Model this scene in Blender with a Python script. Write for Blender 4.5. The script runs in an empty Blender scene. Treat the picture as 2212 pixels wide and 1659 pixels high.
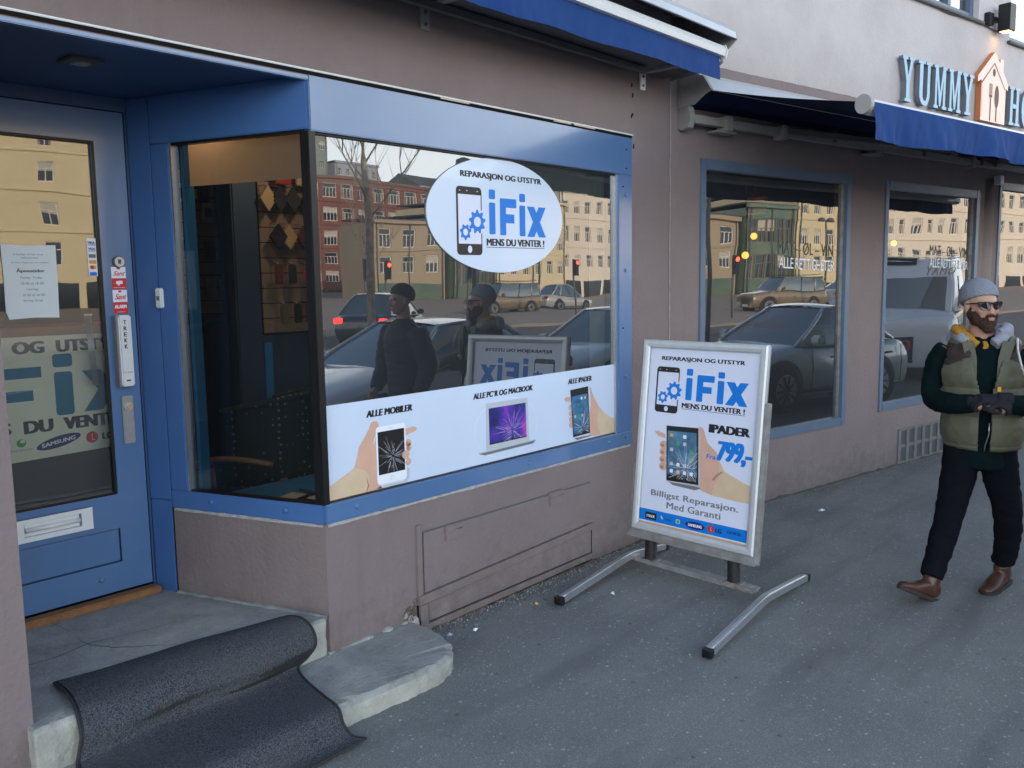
import bpy, bmesh, math, random
from mathutils import Vector, Matrix, noise
random.seed(7)
C = bpy.context.scene.collection
SC = bpy.context.scene
rad = math.radians

# ------------------------------------------------------------------ camera
CAMP = Vector((-2.2129, -3.0491, 1.70))
yaw, pitch, roll = 0.8461, -0.1179, -0.0157
def cam_axes():
    cy, sy, cp, sp = math.cos(yaw), math.sin(yaw), math.cos(pitch), math.sin(pitch)
    f = Vector((sy*cp, cy*cp, sp)); r = Vector((cy, -sy, 0)); u = r.cross(f)
    cr, sr = math.cos(roll), math.sin(roll)
    return cr*r+sr*u, -sr*r+cr*u, f
_r, _u, _f = cam_axes()
cam = bpy.data.cameras.new('camera'); camo = bpy.data.objects.new('camera', cam); C.objects.link(camo)
M = Matrix((( _r.x, _u.x, -_f.x, CAMP.x), (_r.y, _u.y, -_f.y, CAMP.y), (_r.z, _u.z, -_f.z, CAMP.z), (0, 0, 0, 1)))
camo.matrix_world = M
cam.sensor_width = 36; cam.lens = 1887.8/2212*36; cam.clip_start = .05; cam.clip_end = 3000
SC.camera = camo

# ------------------------------------------------------------------ world, sun, exposure
CLOUD = 9.0
SUN_EL, SUN_AZ = rad(21), rad(-14)       # azimuth measured from +y towards +x
w = bpy.data.worlds.new('World'); SC.world = w; w.use_nodes = True
nt = w.node_tree; nt.nodes.clear()
sky = nt.nodes.new('ShaderNodeTexSky'); sky.sky_type = 'NISHITA'; sky.sun_disc = False
sky.sun_elevation = SUN_EL; sky.sun_rotation = SUN_AZ; sky.air_density = 1.0; sky.dust_density = 2.6; sky.ozone_density = 1.2
bg = nt.nodes.new('ShaderNodeBackground'); bg.inputs[1].default_value = 0.13
wo = nt.nodes.new('ShaderNodeOutputWorld')
# thin bright cloud lying low over the city, clearer blue above
tcn = nt.nodes.new('ShaderNodeTexCoord'); sep = nt.nodes.new('ShaderNodeSeparateXYZ'); nt.links.new(tcn.outputs['Generated'], sep.inputs[0])
mpg = nt.nodes.new('ShaderNodeMapping'); mpg.inputs['Scale'].default_value = (1, 1, 3.2); nt.links.new(tcn.outputs['Generated'], mpg.inputs['Vector'])
cn = nt.nodes.new('ShaderNodeTexNoise'); cn.inputs['Scale'].default_value = 2.3; cn.inputs['Detail'].default_value = 8; cn.inputs['Roughness'].default_value = .55; nt.links.new(mpg.outputs[0], cn.inputs['Vector'])
low = nt.nodes.new('ShaderNodeMapRange'); low.inputs[1].default_value = .12; low.inputs[2].default_value = .62; low.inputs[3].default_value = .30; low.inputs[4].default_value = -.22; nt.links.new(sep.outputs[2], low.inputs[0])
ad = nt.nodes.new('ShaderNodeMath'); ad.operation = 'ADD'; nt.links.new(cn.outputs[0], ad.inputs[0]); nt.links.new(low.outputs[0], ad.inputs[1])
cm = nt.nodes.new('ShaderNodeMapRange'); cm.interpolation_type = 'SMOOTHSTEP'; cm.inputs[1].default_value = .42; cm.inputs[2].default_value = .72; nt.links.new(ad.outputs[0], cm.inputs[0])
mxs = nt.nodes.new('ShaderNodeMix'); mxs.data_type = 'RGBA'; mxs.inputs[7].default_value = (CLOUD*.94, CLOUD*1.0, CLOUD*1.02, 1)
nt.links.new(cm.outputs[0], mxs.inputs[0]); nt.links.new(sky.outputs[0], mxs.inputs[6]); nt.links.new(mxs.outputs[2], bg.inputs[0]); nt.links.new(bg.outputs[0], wo.inputs[0])
sl = bpy.data.lights.new('sun', 'SUN'); sl.energy = 2.2; sl.angle = rad(.53); sl.color = (1, .80, .56)
so = bpy.data.objects.new('sun', sl); C.objects.link(so)
sd = Vector((math.sin(SUN_AZ)*math.cos(SUN_EL), math.cos(SUN_AZ)*math.cos(SUN_EL), math.sin(SUN_EL)))
so.rotation_euler = sd.to_track_quat('Z', 'Y').to_euler(); so.location = sd*60
vs = SC.view_settings; vs.view_transform = 'Standard'; vs.look = 'None'; vs.exposure = 1.85; vs.gamma = 1; vs.use_curve_mapping = False

# ------------------------------------------------------------------ materials
MATS = {}
def mat(name, col, rough=.6, spec=.5, metal=0, coat=0, var=None, bump=None, emis=None, extra=None):
    """var=(scale, amount, colour2); bump=(scale, strength, detail)"""
    if name in MATS: return MATS[name]
    m = bpy.data.materials.new(name); m.use_nodes = True
    t = m.node_tree; b = t.nodes['Principled BSDF']
    b.inputs['Base Color'].default_value = (*col, 1); b.inputs['Roughness'].default_value = rough
    b.inputs['Specular IOR Level'].default_value = spec; b.inputs['Metallic'].default_value = metal
    b.inputs['Coat Weight'].default_value = coat; b.inputs['Coat Roughness'].default_value = .05
    if emis: b.inputs['Emission Color'].default_value = (*emis[0], 1); b.inputs['Emission Strength'].default_value = emis[1]
    g = t.nodes.new('ShaderNodeNewGeometry')
    if var:
        n = t.nodes.new('ShaderNodeTexNoise'); n.inputs['Scale'].default_value = var[0]; n.inputs['Detail'].default_value = 8; n.inputs['Roughness'].default_value = .62
        t.links.new(g.outputs['Position'], n.inputs['Vector'])
        r = t.nodes.new('ShaderNodeMapRange'); r.inputs[1].default_value = .35; r.inputs[2].default_value = .7; r.inputs[3].default_value = 0; r.inputs[4].default_value = var[1]
        t.links.new(n.outputs[0], r.inputs[0])
        mx = t.nodes.new('ShaderNodeMix'); mx.data_type = 'RGBA'; mx.inputs[6].default_value = (*col, 1); mx.inputs[7].default_value = (*var[2], 1)
        t.links.new(r.outputs[0], mx.inputs[0]); t.links.new(mx.outputs[2], b.inputs['Base Color'])
    if bump:
        n2 = t.nodes.new('ShaderNodeTexNoise'); n2.inputs['Scale'].default_value = bump[0]; n2.inputs['Detail'].default_value = bump[2]
        t.links.new(g.outputs['Position'], n2.inputs['Vector'])
        bp = t.nodes.new('ShaderNodeBump'); bp.inputs['Strength'].default_value = bump[1]; bp.inputs['Distance'].default_value = .01
        t.links.new(n2.outputs[0], bp.inputs['Height']); t.links.new(bp.outputs[0], b.inputs['Normal'])
    if extra: extra(t, b, g)
    MATS[name] = m
    return m
def nd(t, ty, **k):
    n = t.nodes.new(ty)
    for a, v in k.items(): setattr(n, a, v)
    return n
def stains(specs):
    """blotches and streaks multiplied over the base colour; specs: list of (scale vec, lo, hi, amount, colour)"""
    def f(t, b, g):
        src = b.inputs['Base Color'].links[0].from_socket if b.inputs['Base Color'].links else None
        for sv, lo, hi, am, col in specs:
            mp = nd(t, 'ShaderNodeMapping'); mp.inputs['Scale'].default_value = sv
            t.links.new(g.outputs['Position'], mp.inputs['Vector'])
            n = nd(t, 'ShaderNodeTexNoise'); n.inputs['Scale'].default_value = 1; n.inputs['Detail'].default_value = 7; n.inputs['Roughness'].default_value = .65
            t.links.new(mp.outputs[0], n.inputs['Vector'])
            r = nd(t, 'ShaderNodeMapRange'); r.inputs[1].default_value = lo; r.inputs[2].default_value = hi; r.inputs[4].default_value = am
            t.links.new(n.outputs[0], r.inputs[0])
            mx = nd(t, 'ShaderNodeMix', data_type='RGBA')
            if src: t.links.new(src, mx.inputs[6])
            else: mx.inputs[6].default_value = b.inputs['Base Color'].default_value
            mx.inputs[7].default_value = (*col, 1); t.links.new(r.outputs[0], mx.inputs[0])
            src = mx.outputs[2]
        t.links.new(src, b.inputs['Base Color'])
    return f
def splash(t, b, g):
    """dirt splashed up from the pavement"""
    s = nd(t, 'ShaderNodeSeparateXYZ'); t.links.new(g.outputs['Position'], s.inputs[0])
    r = nd(t, 'ShaderNodeMapRange'); r.inputs[1].default_value = 0; r.inputs[2].default_value = .42; r.inputs[3].default_value = .26; r.inputs[4].default_value = -.12; t.links.new(s.outputs[2], r.inputs[0])
    n = nd(t, 'ShaderNodeTexNoise'); n.inputs['Scale'].default_value = 11; n.inputs['Detail'].default_value = 9; n.inputs['Roughness'].default_value = .7; t.links.new(g.outputs['Position'], n.inputs['Vector'])
    a = nd(t, 'ShaderNodeMath', operation='ADD'); t.links.new(r.outputs[0], a.inputs[0]); t.links.new(n.outputs[0], a.inputs[1])
    q = nd(t, 'ShaderNodeMapRange'); q.inputs[1].default_value = .52; q.inputs[2].default_value = .85; q.inputs[4].default_value = .6; t.links.new(a.outputs[0], q.inputs[0])
    mx = nd(t, 'ShaderNodeMix', data_type='RGBA'); t.links.new(q.outputs[0], mx.inputs[0]); t.links.new(b.inputs['Base Color'].links[0].from_socket, mx.inputs[6]); mx.inputs[7].default_value = (.105, .088, .080, 1); t.links.new(mx.outputs[2], b.inputs['Base Color'])
MAUVE = (.218, .174, .172)
STUCCO = mat('mauve_stucco', MAUVE, .8, .35, var=(1.7, .5, (.170, .133, .129)), bump=(46, .5, 7),
    extra=stains([((9, 9, .7), .56, .76, .22, (.13, .105, .10)), ((60, 60, 60), .66, .74, .35, (.30, .25, .24)), ((2.4, 2.4, 3.4), .54, .70, .5, (.245, .20, .193)), ((22, 22, 30), .62, .72, .3, (.14, .11, .105)), ((5, 5, 1.2), .60, .66, .3, (.225, .185, .185))]))
_t = STUCCO.node_tree; splash(_t, _t.nodes['Principled BSDF'], nd(_t, 'ShaderNodeNewGeometry'))
STUCCOL = mat('pale_stucco', (.60, .545, .57), .82, .3, var=(1.2, .5, (.54, .48, .50)), bump=(34, .3, 6),
    extra=stains([((7, 7, .9), .58, .75, .3, (.40, .36, .36)), ((3.5, 3.5, 3.5), .62, .74, .35, (.68, .62, .60))]))
def two_tone(name, zc):
    m = STUCCO.copy(); m.name = name; t = m.node_tree; b = t.nodes['Principled BSDF']
    g = nd(t, 'ShaderNodeNewGeometry'); s = nd(t, 'ShaderNodeSeparateXYZ'); t.links.new(g.outputs['Position'], s.inputs[0])
    n = nd(t, 'ShaderNodeTexNoise'); n.inputs['Scale'].default_value = 5; n.inputs['Detail'].default_value = 4; t.links.new(g.outputs['Position'], n.inputs['Vector'])
    a = nd(t, 'ShaderNodeMath', operation='MULTIPLY_ADD'); a.inputs[1].default_value = .02; t.links.new(n.outputs[0], a.inputs[0]); t.links.new(s.outputs[2], a.inputs[2])
    c = nd(t, 'ShaderNodeMath', operation='GREATER_THAN'); c.inputs[1].default_value = zc; t.links.new(a.outputs[0], c.inputs[0])
    n2 = nd(t, 'ShaderNodeTexNoise'); n2.inputs['Scale'].default_value = 1.3; n2.inputs['Detail'].default_value = 9; n2.inputs['Roughness'].default_value = .66; t.links.new(g.outputs['Position'], n2.inputs['Vector'])
    # weathering band just above the colour change
    band = nd(t, 'ShaderNodeMapRange'); band.inputs[1].default_value = zc; band.inputs[2].default_value = zc+.45; band.inputs[3].default_value = .30; band.inputs[4].default_value = 0
    t.links.new(s.outputs[2], band.inputs[0])
    ad = nd(t, 'ShaderNodeMath', operation='ADD'); t.links.new(n2.outputs[0], ad.inputs[0]); t.links.new(band.outputs[0], ad.inputs[1])
    r = nd(t, 'ShaderNodeMapRange'); r.inputs[1].default_value = .45; r.inputs[2].default_value = .95; t.links.new(ad.outputs[0], r.inputs[0])
    pm = nd(t, 'ShaderNodeMix', data_type='RGBA'); pm.inputs[6].default_value = (.56, .52, .51, 1); pm.inputs[7].default_value = (.40, .36, .34, 1); t.links.new(r.outputs[0], pm.inputs[0])
    mx = nd(t, 'ShaderNodeMix', data_type='RGBA'); t.links.new(c.outputs[0], mx.inputs[0])
    t.links.new(b.inputs['Base Color'].links[0].from_socket, mx.inputs[6]); t.links.new(pm.outputs[2], mx.inputs[7]); t.links.new(mx.outputs[2], b.inputs['Base Color'])
    return m
STUCCO2 = two_tone('two_tone_stucco', 3.11)
BLUEP = (.072, .160, .325)
BLUE = mat('blue_gloss_paint', BLUEP, .30, .6, coat=.6, var=(3, .6, (.082, .175, .37)), bump=(22, .05, 3),
    extra=stains([((70, 70, 70), .68, .72, .35, (.2, .3, .5)), ((14, 14, 5), .56, .72, .4, (.10, .15, .25)), ((2.2, 2.2, 9), .55, .75, .35, (.11, .19, .36)), ((130, 130, 130), .70, .74, .5, (.03, .05, .1))]))
BLUE.node_tree.nodes['Principled BSDF'].inputs['Coat IOR'].default_value = 1.6; BLUE.node_tree.nodes['Principled BSDF'].inputs['Coat Roughness'].default_value = .12
BLUESOFT = mat('blue_satin_paint', (.060, .15, .37), .42, .5, var=(4, .6, (.05, .125, .31)), bump=(30, .06, 3),
    extra=stains([((60, 60, 60), .69, .73, .4, (.2, .3, .5))]))
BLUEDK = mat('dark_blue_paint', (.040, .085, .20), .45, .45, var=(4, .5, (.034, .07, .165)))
GREYBLUE = mat('grey_blue_frame', (.085, .13, .20), .45, .5, var=(6, .6, (.12, .17, .24)), bump=(50, .1, 3))
BLACK = mat('black_rubber', (.008, .008, .009), .35, .4)
DARK = mat('dark_gap', (.012, .011, .011), .9, .1)
ALU = mat('brushed_aluminium', (.56, .58, .61), .34, .5, .85, var=(40, .5, (.44, .46, .49)), bump=(160, .06, 2))
ALUD = mat('dirty_aluminium', (.42, .43, .43), .5, .5, .6, var=(14, .9, (.25, .235, .21)), bump=(60, .15, 4))
PLW = mat('white_plastic', (.72, .74, .75), .35, .5, var=(30, .4, (.62, .63, .62)))
GREYM = mat('grey_painted_metal', (.30, .29, .285), .55, .4, var=(8, .7, (.22, .21, .20)), bump=(40, .1, 3))
GREYDK = mat('dark_grey_metal', (.105, .105, .11), .6, .4, var=(8, .6, (.07, .07, .075)))
WOODT = mat('worn_threshold_wood', (.30, .14, .055), .75, .3, var=(18, .9, (.15, .085, .045)), bump=(50, .6, 6))
SHEET = mat('white_print', (.60, .70, .84), .3, .5, coat=.5, var=(2, .3, (.58, .67, .85)))
SHEETW = mat('white_poster_paper', (.68, .72, .86), .38, .5, coat=.15, var=(2, .4, (.63, .68, .84)))
INKB = mat('black_ink', (.010, .010, .012), .4, .4)
INKBL = mat('bright_blue_ink', (.0, .185, .66), .4, .4)
INKNAVY = mat('navy_ink', (.012, .02, .16), .4, .4)
INKRED = mat('red_ink', (.62, .03, .03), .4, .4)
INKOR = mat('orange_ink', (.75, .34, .03), .4, .4)
INKGR = mat('green_ink', (.05, .35, .08), .4, .4)
INKGREY = mat('grey_ink', (.16, .17, .18), .5, .4)
INKLG = mat('light_grey_ink', (.50, .53, .57), .5, .4)
INKW = mat('white_ink', (.80, .83, .88), .4, .4)
CREAMP = mat('faded_cream_edge', (.62, .40, .20), .6, .3)
SKINP = mat('printed_skin', (.62, .38, .27), .4, .4, coat=.3, var=(14, .9, (.70, .42, .33)))
SKINP2 = mat('printed_skin_forearm', (.62, .47, .30), .4, .4, coat=.3, var=(9, .9, (.68, .54, .38)))
SKINP3 = mat('printed_skin_shadow', (.42, .20, .13), .4, .4, coat=.3, var=(20, .7, (.52, .27, .18)))
TABSCR = mat('printed_tablet_screen', (.03, .085, .17), .3, .5, coat=.3, var=(13, 1, (.10, .26, .40)))
def galaxy(t, b, g):
    n = nd(t, 'ShaderNodeTexNoise'); n.inputs['Scale'].default_value = 6; n.inputs['Detail'].default_value = 6; t.links.new(g.outputs['Position'], n.inputs['Vector'])
    cr = nd(t, 'ShaderNodeValToRGB'); e = cr.color_ramp
    e.elements[0].position = .32; e.elements[0].color = (.004, .004, .03, 1); e.elements[1].position = .75; e.elements[1].color = (.75, .10, .50, 1)
    for p, c in ((.45, (.02, .015, .22)), (.55, (.07, .02, .36)), (.63, (.28, .03, .42))):
        q = e.elements.new(p); q.color = (*c, 1)
    t.links.new(n.outputs[0], cr.inputs[0]); t.links.new(cr.outputs[0], b.inputs['Base Color'])
GALAXY = mat('printed_purple_screen', (.05, .02, .3), .3, .5, coat=.3, extra=galaxy)
CANVAS = mat('blue_awning_canvas', (.011, .048, .185), .85, .2, var=(5, .7, (.020, .060, .20)), bump=(120, .25, 3),
    extra=stains([((16, 16, 2.2), .56, .72, .35, (.03, .06, .20)), ((5, 5, 9), .62, .75, .4, (.03, .10, .34))]))
CANVASD = mat('navy_awning_canvas', (.010, .016, .055), .9, .15, var=(5, .6, (.008, .012, .04)))

def glass(name, ior, tint=(1, 1, 1), wave=(1.2, .0), bumpd=.02, dust_haze=.036):
    m = bpy.data.materials.new(name); m.use_nodes = True; t = m.node_tree; t.nodes.clear()
    o = nd(t, 'ShaderNodeOutputMaterial'); mx = nd(t, 'ShaderNodeMixShader'); tr = nd(t, 'ShaderNodeBsdfTransparent'); gl = nd(t, 'ShaderNodeBsdfGlossy')
    tr.inputs[0].default_value = (*tint, 1); gl.inputs['Roughness'].default_value = 0; gl.inputs['Color'].default_value = (.97, .98, 1, 1)
    fr = nd(t, 'ShaderNodeFresnel'); fr.inputs[0].default_value = ior
    if wave[1]:
        g = nd(t, 'ShaderNodeNewGeometry'); mp = nd(t, 'ShaderNodeMapping'); mp.inputs['Scale'].default_value = (1, 1, 1.8)
        n = nd(t, 'ShaderNodeTexNoise'); n.inputs['Scale'].default_value = wave[0]; n.inputs['Detail'].default_value = 1
        b = nd(t, 'ShaderNodeBump'); b.inputs['Strength'].default_value = wave[1]; b.inputs['Distance'].default_value = bumpd
        t.links.new(g.outputs['Position'], mp.inputs['Vector']); t.links.new(mp.outputs[0], n.inputs['Vector']); t.links.new(n.outputs[0], b.inputs['Height']); t.links.new(b.outputs[0], gl.inputs['Normal'])
    t.links.new(fr.outputs[0], mx.inputs[0]); t.links.new(tr.outputs[0], mx.inputs[1]); t.links.new(gl.outputs[0], mx.inputs[2])
    # pale haze for the reflections, added as a film of dust on the pane
    du = nd(t, 'ShaderNodeBsdfDiffuse'); du.inputs[0].default_value = (.55, .62, .68, 1); m2 = nd(t, 'ShaderNodeMixShader'); m2.inputs[0].default_value = dust_haze; t.links.new(mx.outputs[0], m2.inputs[1]); t.links.new(du.outputs[0], m2.inputs[2]); t.links.new(m2.outputs[0], o.inputs[0])
    return m
GLASS = glass('shop_glass', 2.5, (.42, .46, .45), (1.1, .10), .02)
GLASSD = glass('door_glass', 2.3, (.84, .90, .87), (2.0, .035), .02, .015)
GLASSS = glass('side_glass', 1.5, (.66, .70, .72), (1.1, .1), .02, .010)
CARGLASS = mat('car_window_glass', (.055, .085, .092), .03, 1, coat=1); CARGLASS.node_tree.nodes['Principled BSDF'].inputs['Coat IOR'].default_value = 2.0

# ------------------------------------------------------------------ mesh helpers
class MB:
    def __init__(s): s.v = []; s.f = []; s.m = []; s.mats = []; s.sm = []
    def mi(s, m):
        if m not in s.mats: s.mats.append(m)
        return s.mats.index(m)
    def add(s, vs, fs, m, smooth=False):
        o = len(s.v); s.v += [tuple(v) for v in vs]; i = s.mi(m)
        for f in fs: s.f.append([o+k for k in f]); s.m.append(i); s.sm.append(smooth)
        return s
    def box(s, a, b, m, bev=0, fr=None):
        """axis aligned box from a to b in frame fr (callable local->world)"""
        x0, y0, z0 = [min(a[i], b[i]) for i in range(3)]; x1, y1, z1 = [max(a[i], b[i]) for i in range(3)]
        if bev:
            bm = bmesh.new(); bmesh.ops.create_cube(bm, size=1)
            for v in bm.verts: v.co = Vector((x0 if v.co.x < 0 else x1, y0 if v.co.y < 0 else y1, z0 if v.co.z < 0 else z1))
            bmesh.ops.bevel(bm, geom=bm.edges[:], offset=min(bev, .45*min(x1-x0, y1-y0, z1-z0)), segments=2, affect='EDGES')
            bm.verts.index_update()
            vs = [v.co.copy() for v in bm.verts]; fs = [[v.index for v in f.verts] for f in bm.faces]; bm.free()
        else:
            vs = [Vector(p) for p in ((x0,y0,z0),(x1,y0,z0),(x1,y1,z0),(x0,y1,z0),(x0,y0,z1),(x1,y0,z1),(x1,y1,z1),(x0,y1,z1))]
            fs = [(0,3,2,1),(4,5,6,7),(0,1,5,4),(1,2,6,5),(2,3,7,6),(3,0,4,7)]
        if fr: vs = [fr(*v) for v in vs]
        return s.add(vs, fs, m)
    def prism(s, poly, d0, d1, fr, m, smooth=False):
        """polygon (2D) swept from d0 to d1; fr(u, d, v) -> world"""
        n = len(poly); vs = [fr(p[0], d0, p[1]) for p in poly]+[fr(p[0], d1, p[1]) for p in poly]
        fs = [list(range(n)), list(range(2*n-1, n-1, -1))]
        s.add(vs, fs, m)
        return s.add(vs, [[i, n+i, n+(i+1) % n, (i+1) % n] for i in range(n)], m, smooth)
    def tube(s, pts, r, m, seg=10, caps=True, ry=None, up=(0, 0, 1), smooth=True, square=False):
        pts = [Vector(p) for p in pts]; n = len(pts); rr = r if isinstance(r, (list, tuple)) else [r]*n
        ry = rr if ry is None else (ry if isinstance(ry, (list, tuple)) else [ry]*n)
        vs = []; up = Vector(up)
        for i, p in enumerate(pts):
            t = (pts[min(i+1, n-1)]-pts[max(i-1, 0)]).normalized()
            a = t.cross(up)
            if a.length < 1e-3: a = t.cross(Vector((1, 0, 0)))
            a.normalize(); b = a.cross(t).normalized()
            if square:
                for sx, sy in ((-1, -1), (1, -1), (1, 1), (-1, 1)): vs.append(p+a*rr[i]*sx+b*ry[i]*sy)
            else:
                for k in range(seg):
                    q = 2*math.pi*k/seg; vs.append(p+a*rr[i]*math.cos(q)+b*ry[i]*math.sin(q))
        if square: seg = 4; smooth = False
        fs = [[i*seg+k, i*seg+(k+1) % seg, (i+1)*seg+(k+1) % seg, (i+1)*seg+k] for i in range(n-1) for k in range(seg)]
        s.add(vs, fs, m, smooth)
        if caps:
            o = len(s.v)-len(vs); i = s.mi(m)
            s.f.append([o+k for k in range(seg)][::-1]); s.m.append(i); s.sm.append(False)
            s.f.append([o+(n-1)*seg+k for k in range(seg)]); s.m.append(i); s.sm.append(False)
        return s
    def grid(s, fn, nu, nv, m, smooth=True):
        vs = [fn(i/nu, j/nv) for i in range(nu+1) for j in range(nv+1)]
        fs = [[i*(nv+1)+j, (i+1)*(nv+1)+j, (i+1)*(nv+1)+j+1, i*(nv+1)+j+1] for i in range(nu) for j in range(nv)]
        return s.add(vs, fs, m, smooth)
    def mesh(s, name):
        me = bpy.data.meshes.new(name); me.from_pydata(s.v, [], s.f)
        for m in s.mats: me.materials.append(m)
        me.polygons.foreach_set('material_index', s.m); me.polygons.foreach_set('use_smooth', s.sm); me.update()
        return me
    def build(s, name, parent=None, loc=None):
        """loc/parent: geometry is written in world (or thing-local) coordinates"""
        o = bpy.data.objects.new(name, s.mesh(name)); C.objects.link(o)
        if parent: o.parent = parent
        return o
def tag(o, label, cat, group=None, kind=None):
    if label: o['label'] = label
    if cat: o['category'] = cat
    if group: o['group'] = group
    if kind: o['kind'] = kind
    return o
def thing(name, label, cat, loc=(0, 0, 0), rz=0, group=None):
    o = bpy.data.objects.new(name, None); C.objects.link(o); o.location = loc; o.rotation_euler = (0, 0, rz); o.empty_display_size = .1
    return tag(o, label, cat, group)
def struct(o): o['kind'] = 'structure'; return o
def copy_tree(o, parent=None):
    c = o.copy(); C.objects.link(c); c.parent = parent
    for ch in o.children: copy_tree(ch, c)
    return c
def rebase(root, loc):
    """children were written in world coordinates: move the empty to its base without moving them"""
    loc = Vector(loc); root.location = loc
    for ch in root.children:
        if ch.type == 'MESH' and 'rb' not in ch.data.name:
            ch.data.transform(Matrix.Translation(-loc))
            for g in ch.children:
                if g.type == 'MESH': g.data.transform(Matrix.Translation(-loc))
    return root
def ptint(P, t):
    """Catmull interpolation of list P at t in 0..1"""
    n = len(P)-1; k = min(int(t*n), n-1); q = t*n-k
    p0, p1, p2, p3 = P[max(k-1, 0)], P[k], P[k+1], P[min(k+2, n)]
    return [0.5*((2*b)+(-a+c)*q+(2*a-5*b+4*c-d)*q*q+(-a+3*b-3*c+d)*q**3) for a, b, c, d in zip(p0, p1, p2, p3)]
# text glyphs ------------------------------------------------------------
_tc = {}
def glyphs(txt, bold=0., space=1.):
    k = (txt, bold, space)
    if k in _tc: return _tc[k]
    cu = bpy.data.curves.new('t', 'FONT'); cu.body = txt; cu.size = 1; cu.offset = bold; cu.space_character = space; cu.resolution_u = 3
    o = bpy.data.objects.new('t', cu)
    me = bpy.data.meshes.new_from_object(o)
    vs = [(v.co.x, v.co.y) for v in me.vertices]; fs = [list(p.vertices) for p in me.polygons]
    bpy.data.objects.remove(o); bpy.data.curves.remove(cu); bpy.data.meshes.remove(me)
    x0 = min(v[0] for v in vs); x1 = max(v[0] for v in vs); y0 = min(v[1] for v in vs); y1 = max(v[1] for v in vs)
    vs = [((x-x0)/(x1-x0), (y-y0)/(y1-y0)) for x, y in vs]
    _tc[k] = (vs, fs, (x1-x0)/(y1-y0)); return _tc[k]
class Art:
    """flat printed artwork: shapes in (u, v) metres stacked in thin layers along the sheet's normal"""
    def __init__(s, o, u, v, base=.0012, step=.0004):
        s.o = Vector(o); s.u = Vector(u).normalized(); s.v = Vector(v).normalized(); s.n = s.u.cross(s.v).normalized(); s.mb = MB(); s.base = base; s.step = step
    def P(s, a, b, l=0): return s.o+s.u*a+s.v*b+s.n*(s.base+s.step*l)
    def poly(s, pts, m, l=1):
        s.mb.add([s.P(a, b, l) for a, b in pts], [list(range(len(pts)))], m); return s
    def rect(s, a0, b0, a1, b1, m, l=1, r=0):
        if not r: return s.poly([(a0, b0), (a1, b0), (a1, b1), (a0, b1)], m, l)
        pts = []
        for cx, cy, q in ((a1-r, b1-r, 0), (a0+r, b1-r, 90), (a0+r, b0+r, 180), (a1-r, b0+r, 270)):
            for k in range(5): t = rad(q+k*22.5); pts.append((cx+r*math.cos(t), cy+r*math.sin(t)))
        return s.poly(pts, m, l)
    def ell(s, c, rx, ry, m, l=1, n=48):
        return s.poly([(c[0]+rx*math.cos(2*math.pi*k/n), c[1]+ry*math.sin(2*math.pi*k/n)) for k in range(n)], m, l)
    def line(s, pts, wd, m, l=2):
        for (a, b), (c, d) in zip(pts, pts[1:]):
            L = math.hypot(c-a, d-b) or 1e-6; nx, ny = -(d-b)/L*wd/2, (c-a)/L*wd/2
            s.poly([(a+nx, b+ny), (c+nx*.6, d+ny*.6), (c-nx*.6, d-ny*.6), (a-nx, b-ny)], m, l)
        return s
    def text(s, t, a0, b0, a1, b1, m, l=2, bold=0., space=1., skew=0, slope=0):
        vs, fs, _ = glyphs(t, 0, space)      # heavy weights: the letters are set several times, slightly shifted
        w_ = max(0, bold)*abs(b1-b0)*3.8; a0 += w_; a1 -= w_
        for k, (dx, dy) in enumerate(((0, 0),) if w_ == 0 else ((-1, -.35), (-.5, .35), (0, -.35), (0, .35), (.5, -.35), (1, .35), (-1, .35), (1, -.35))):
            s.mb.add([s.P(a0+x*(a1-a0)+y*skew+dx*w_, b0+y*(b1-b0)*(1-.7*bold)+x*slope+dy*w_*.5, l+k*.02) for x, y in vs], fs, m)
        return s
    def gear(s, c, r, m, l=2, n=10, hole=.45, hm=None):
        pts = []
        for k in range(n*4):
            q = 2*math.pi*(k+.5)/(n*4); rr = r if k % 4 in (0, 1) else r*.76
            pts.append((c[0]+rr*math.cos(q), c[1]+rr*math.sin(q)))
        s.poly(pts, m, l); s.ell(c, r*hole, r*hole, hm, l+1, 20); return s
    def build(s, name, parent=None): return s.mb.build(name, parent)
def remesh(mb, voxel, smooth=2, name='r', fac=.6):
    o = mb.build(name); m = o.modifiers.new('r', 'REMESH'); m.mode = 'VOXEL'; m.voxel_size = voxel; m.use_smooth_shade = True
    if smooth: q = o.modifiers.new('s', 'SMOOTH'); q.iterations = smooth; q.factor = fac
    dg = bpy.context.evaluated_depsgraph_get(); dg.update()
    me = bpy.data.meshes.new_from_object(o.evaluated_get(dg)); bpy.data.objects.remove(o)
    me.name = name
    return me
def link_mesh(name, me, m, parent=None):
    me.materials.clear()
    for q in (m if isinstance(m, (list, tuple)) else [m]): me.materials.append(q)
    o = bpy.data.objects.new(name, me); C.objects.link(o); o.parent = parent; return o
def arc_pts(c, r, a0, a1, n): return [(c[0]+r*math.cos(rad(a0+(a1-a0)*k/n)), c[1]+r*math.sin(rad(a0+(a1-a0)*k/n))) for k in range(n+1)]
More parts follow.
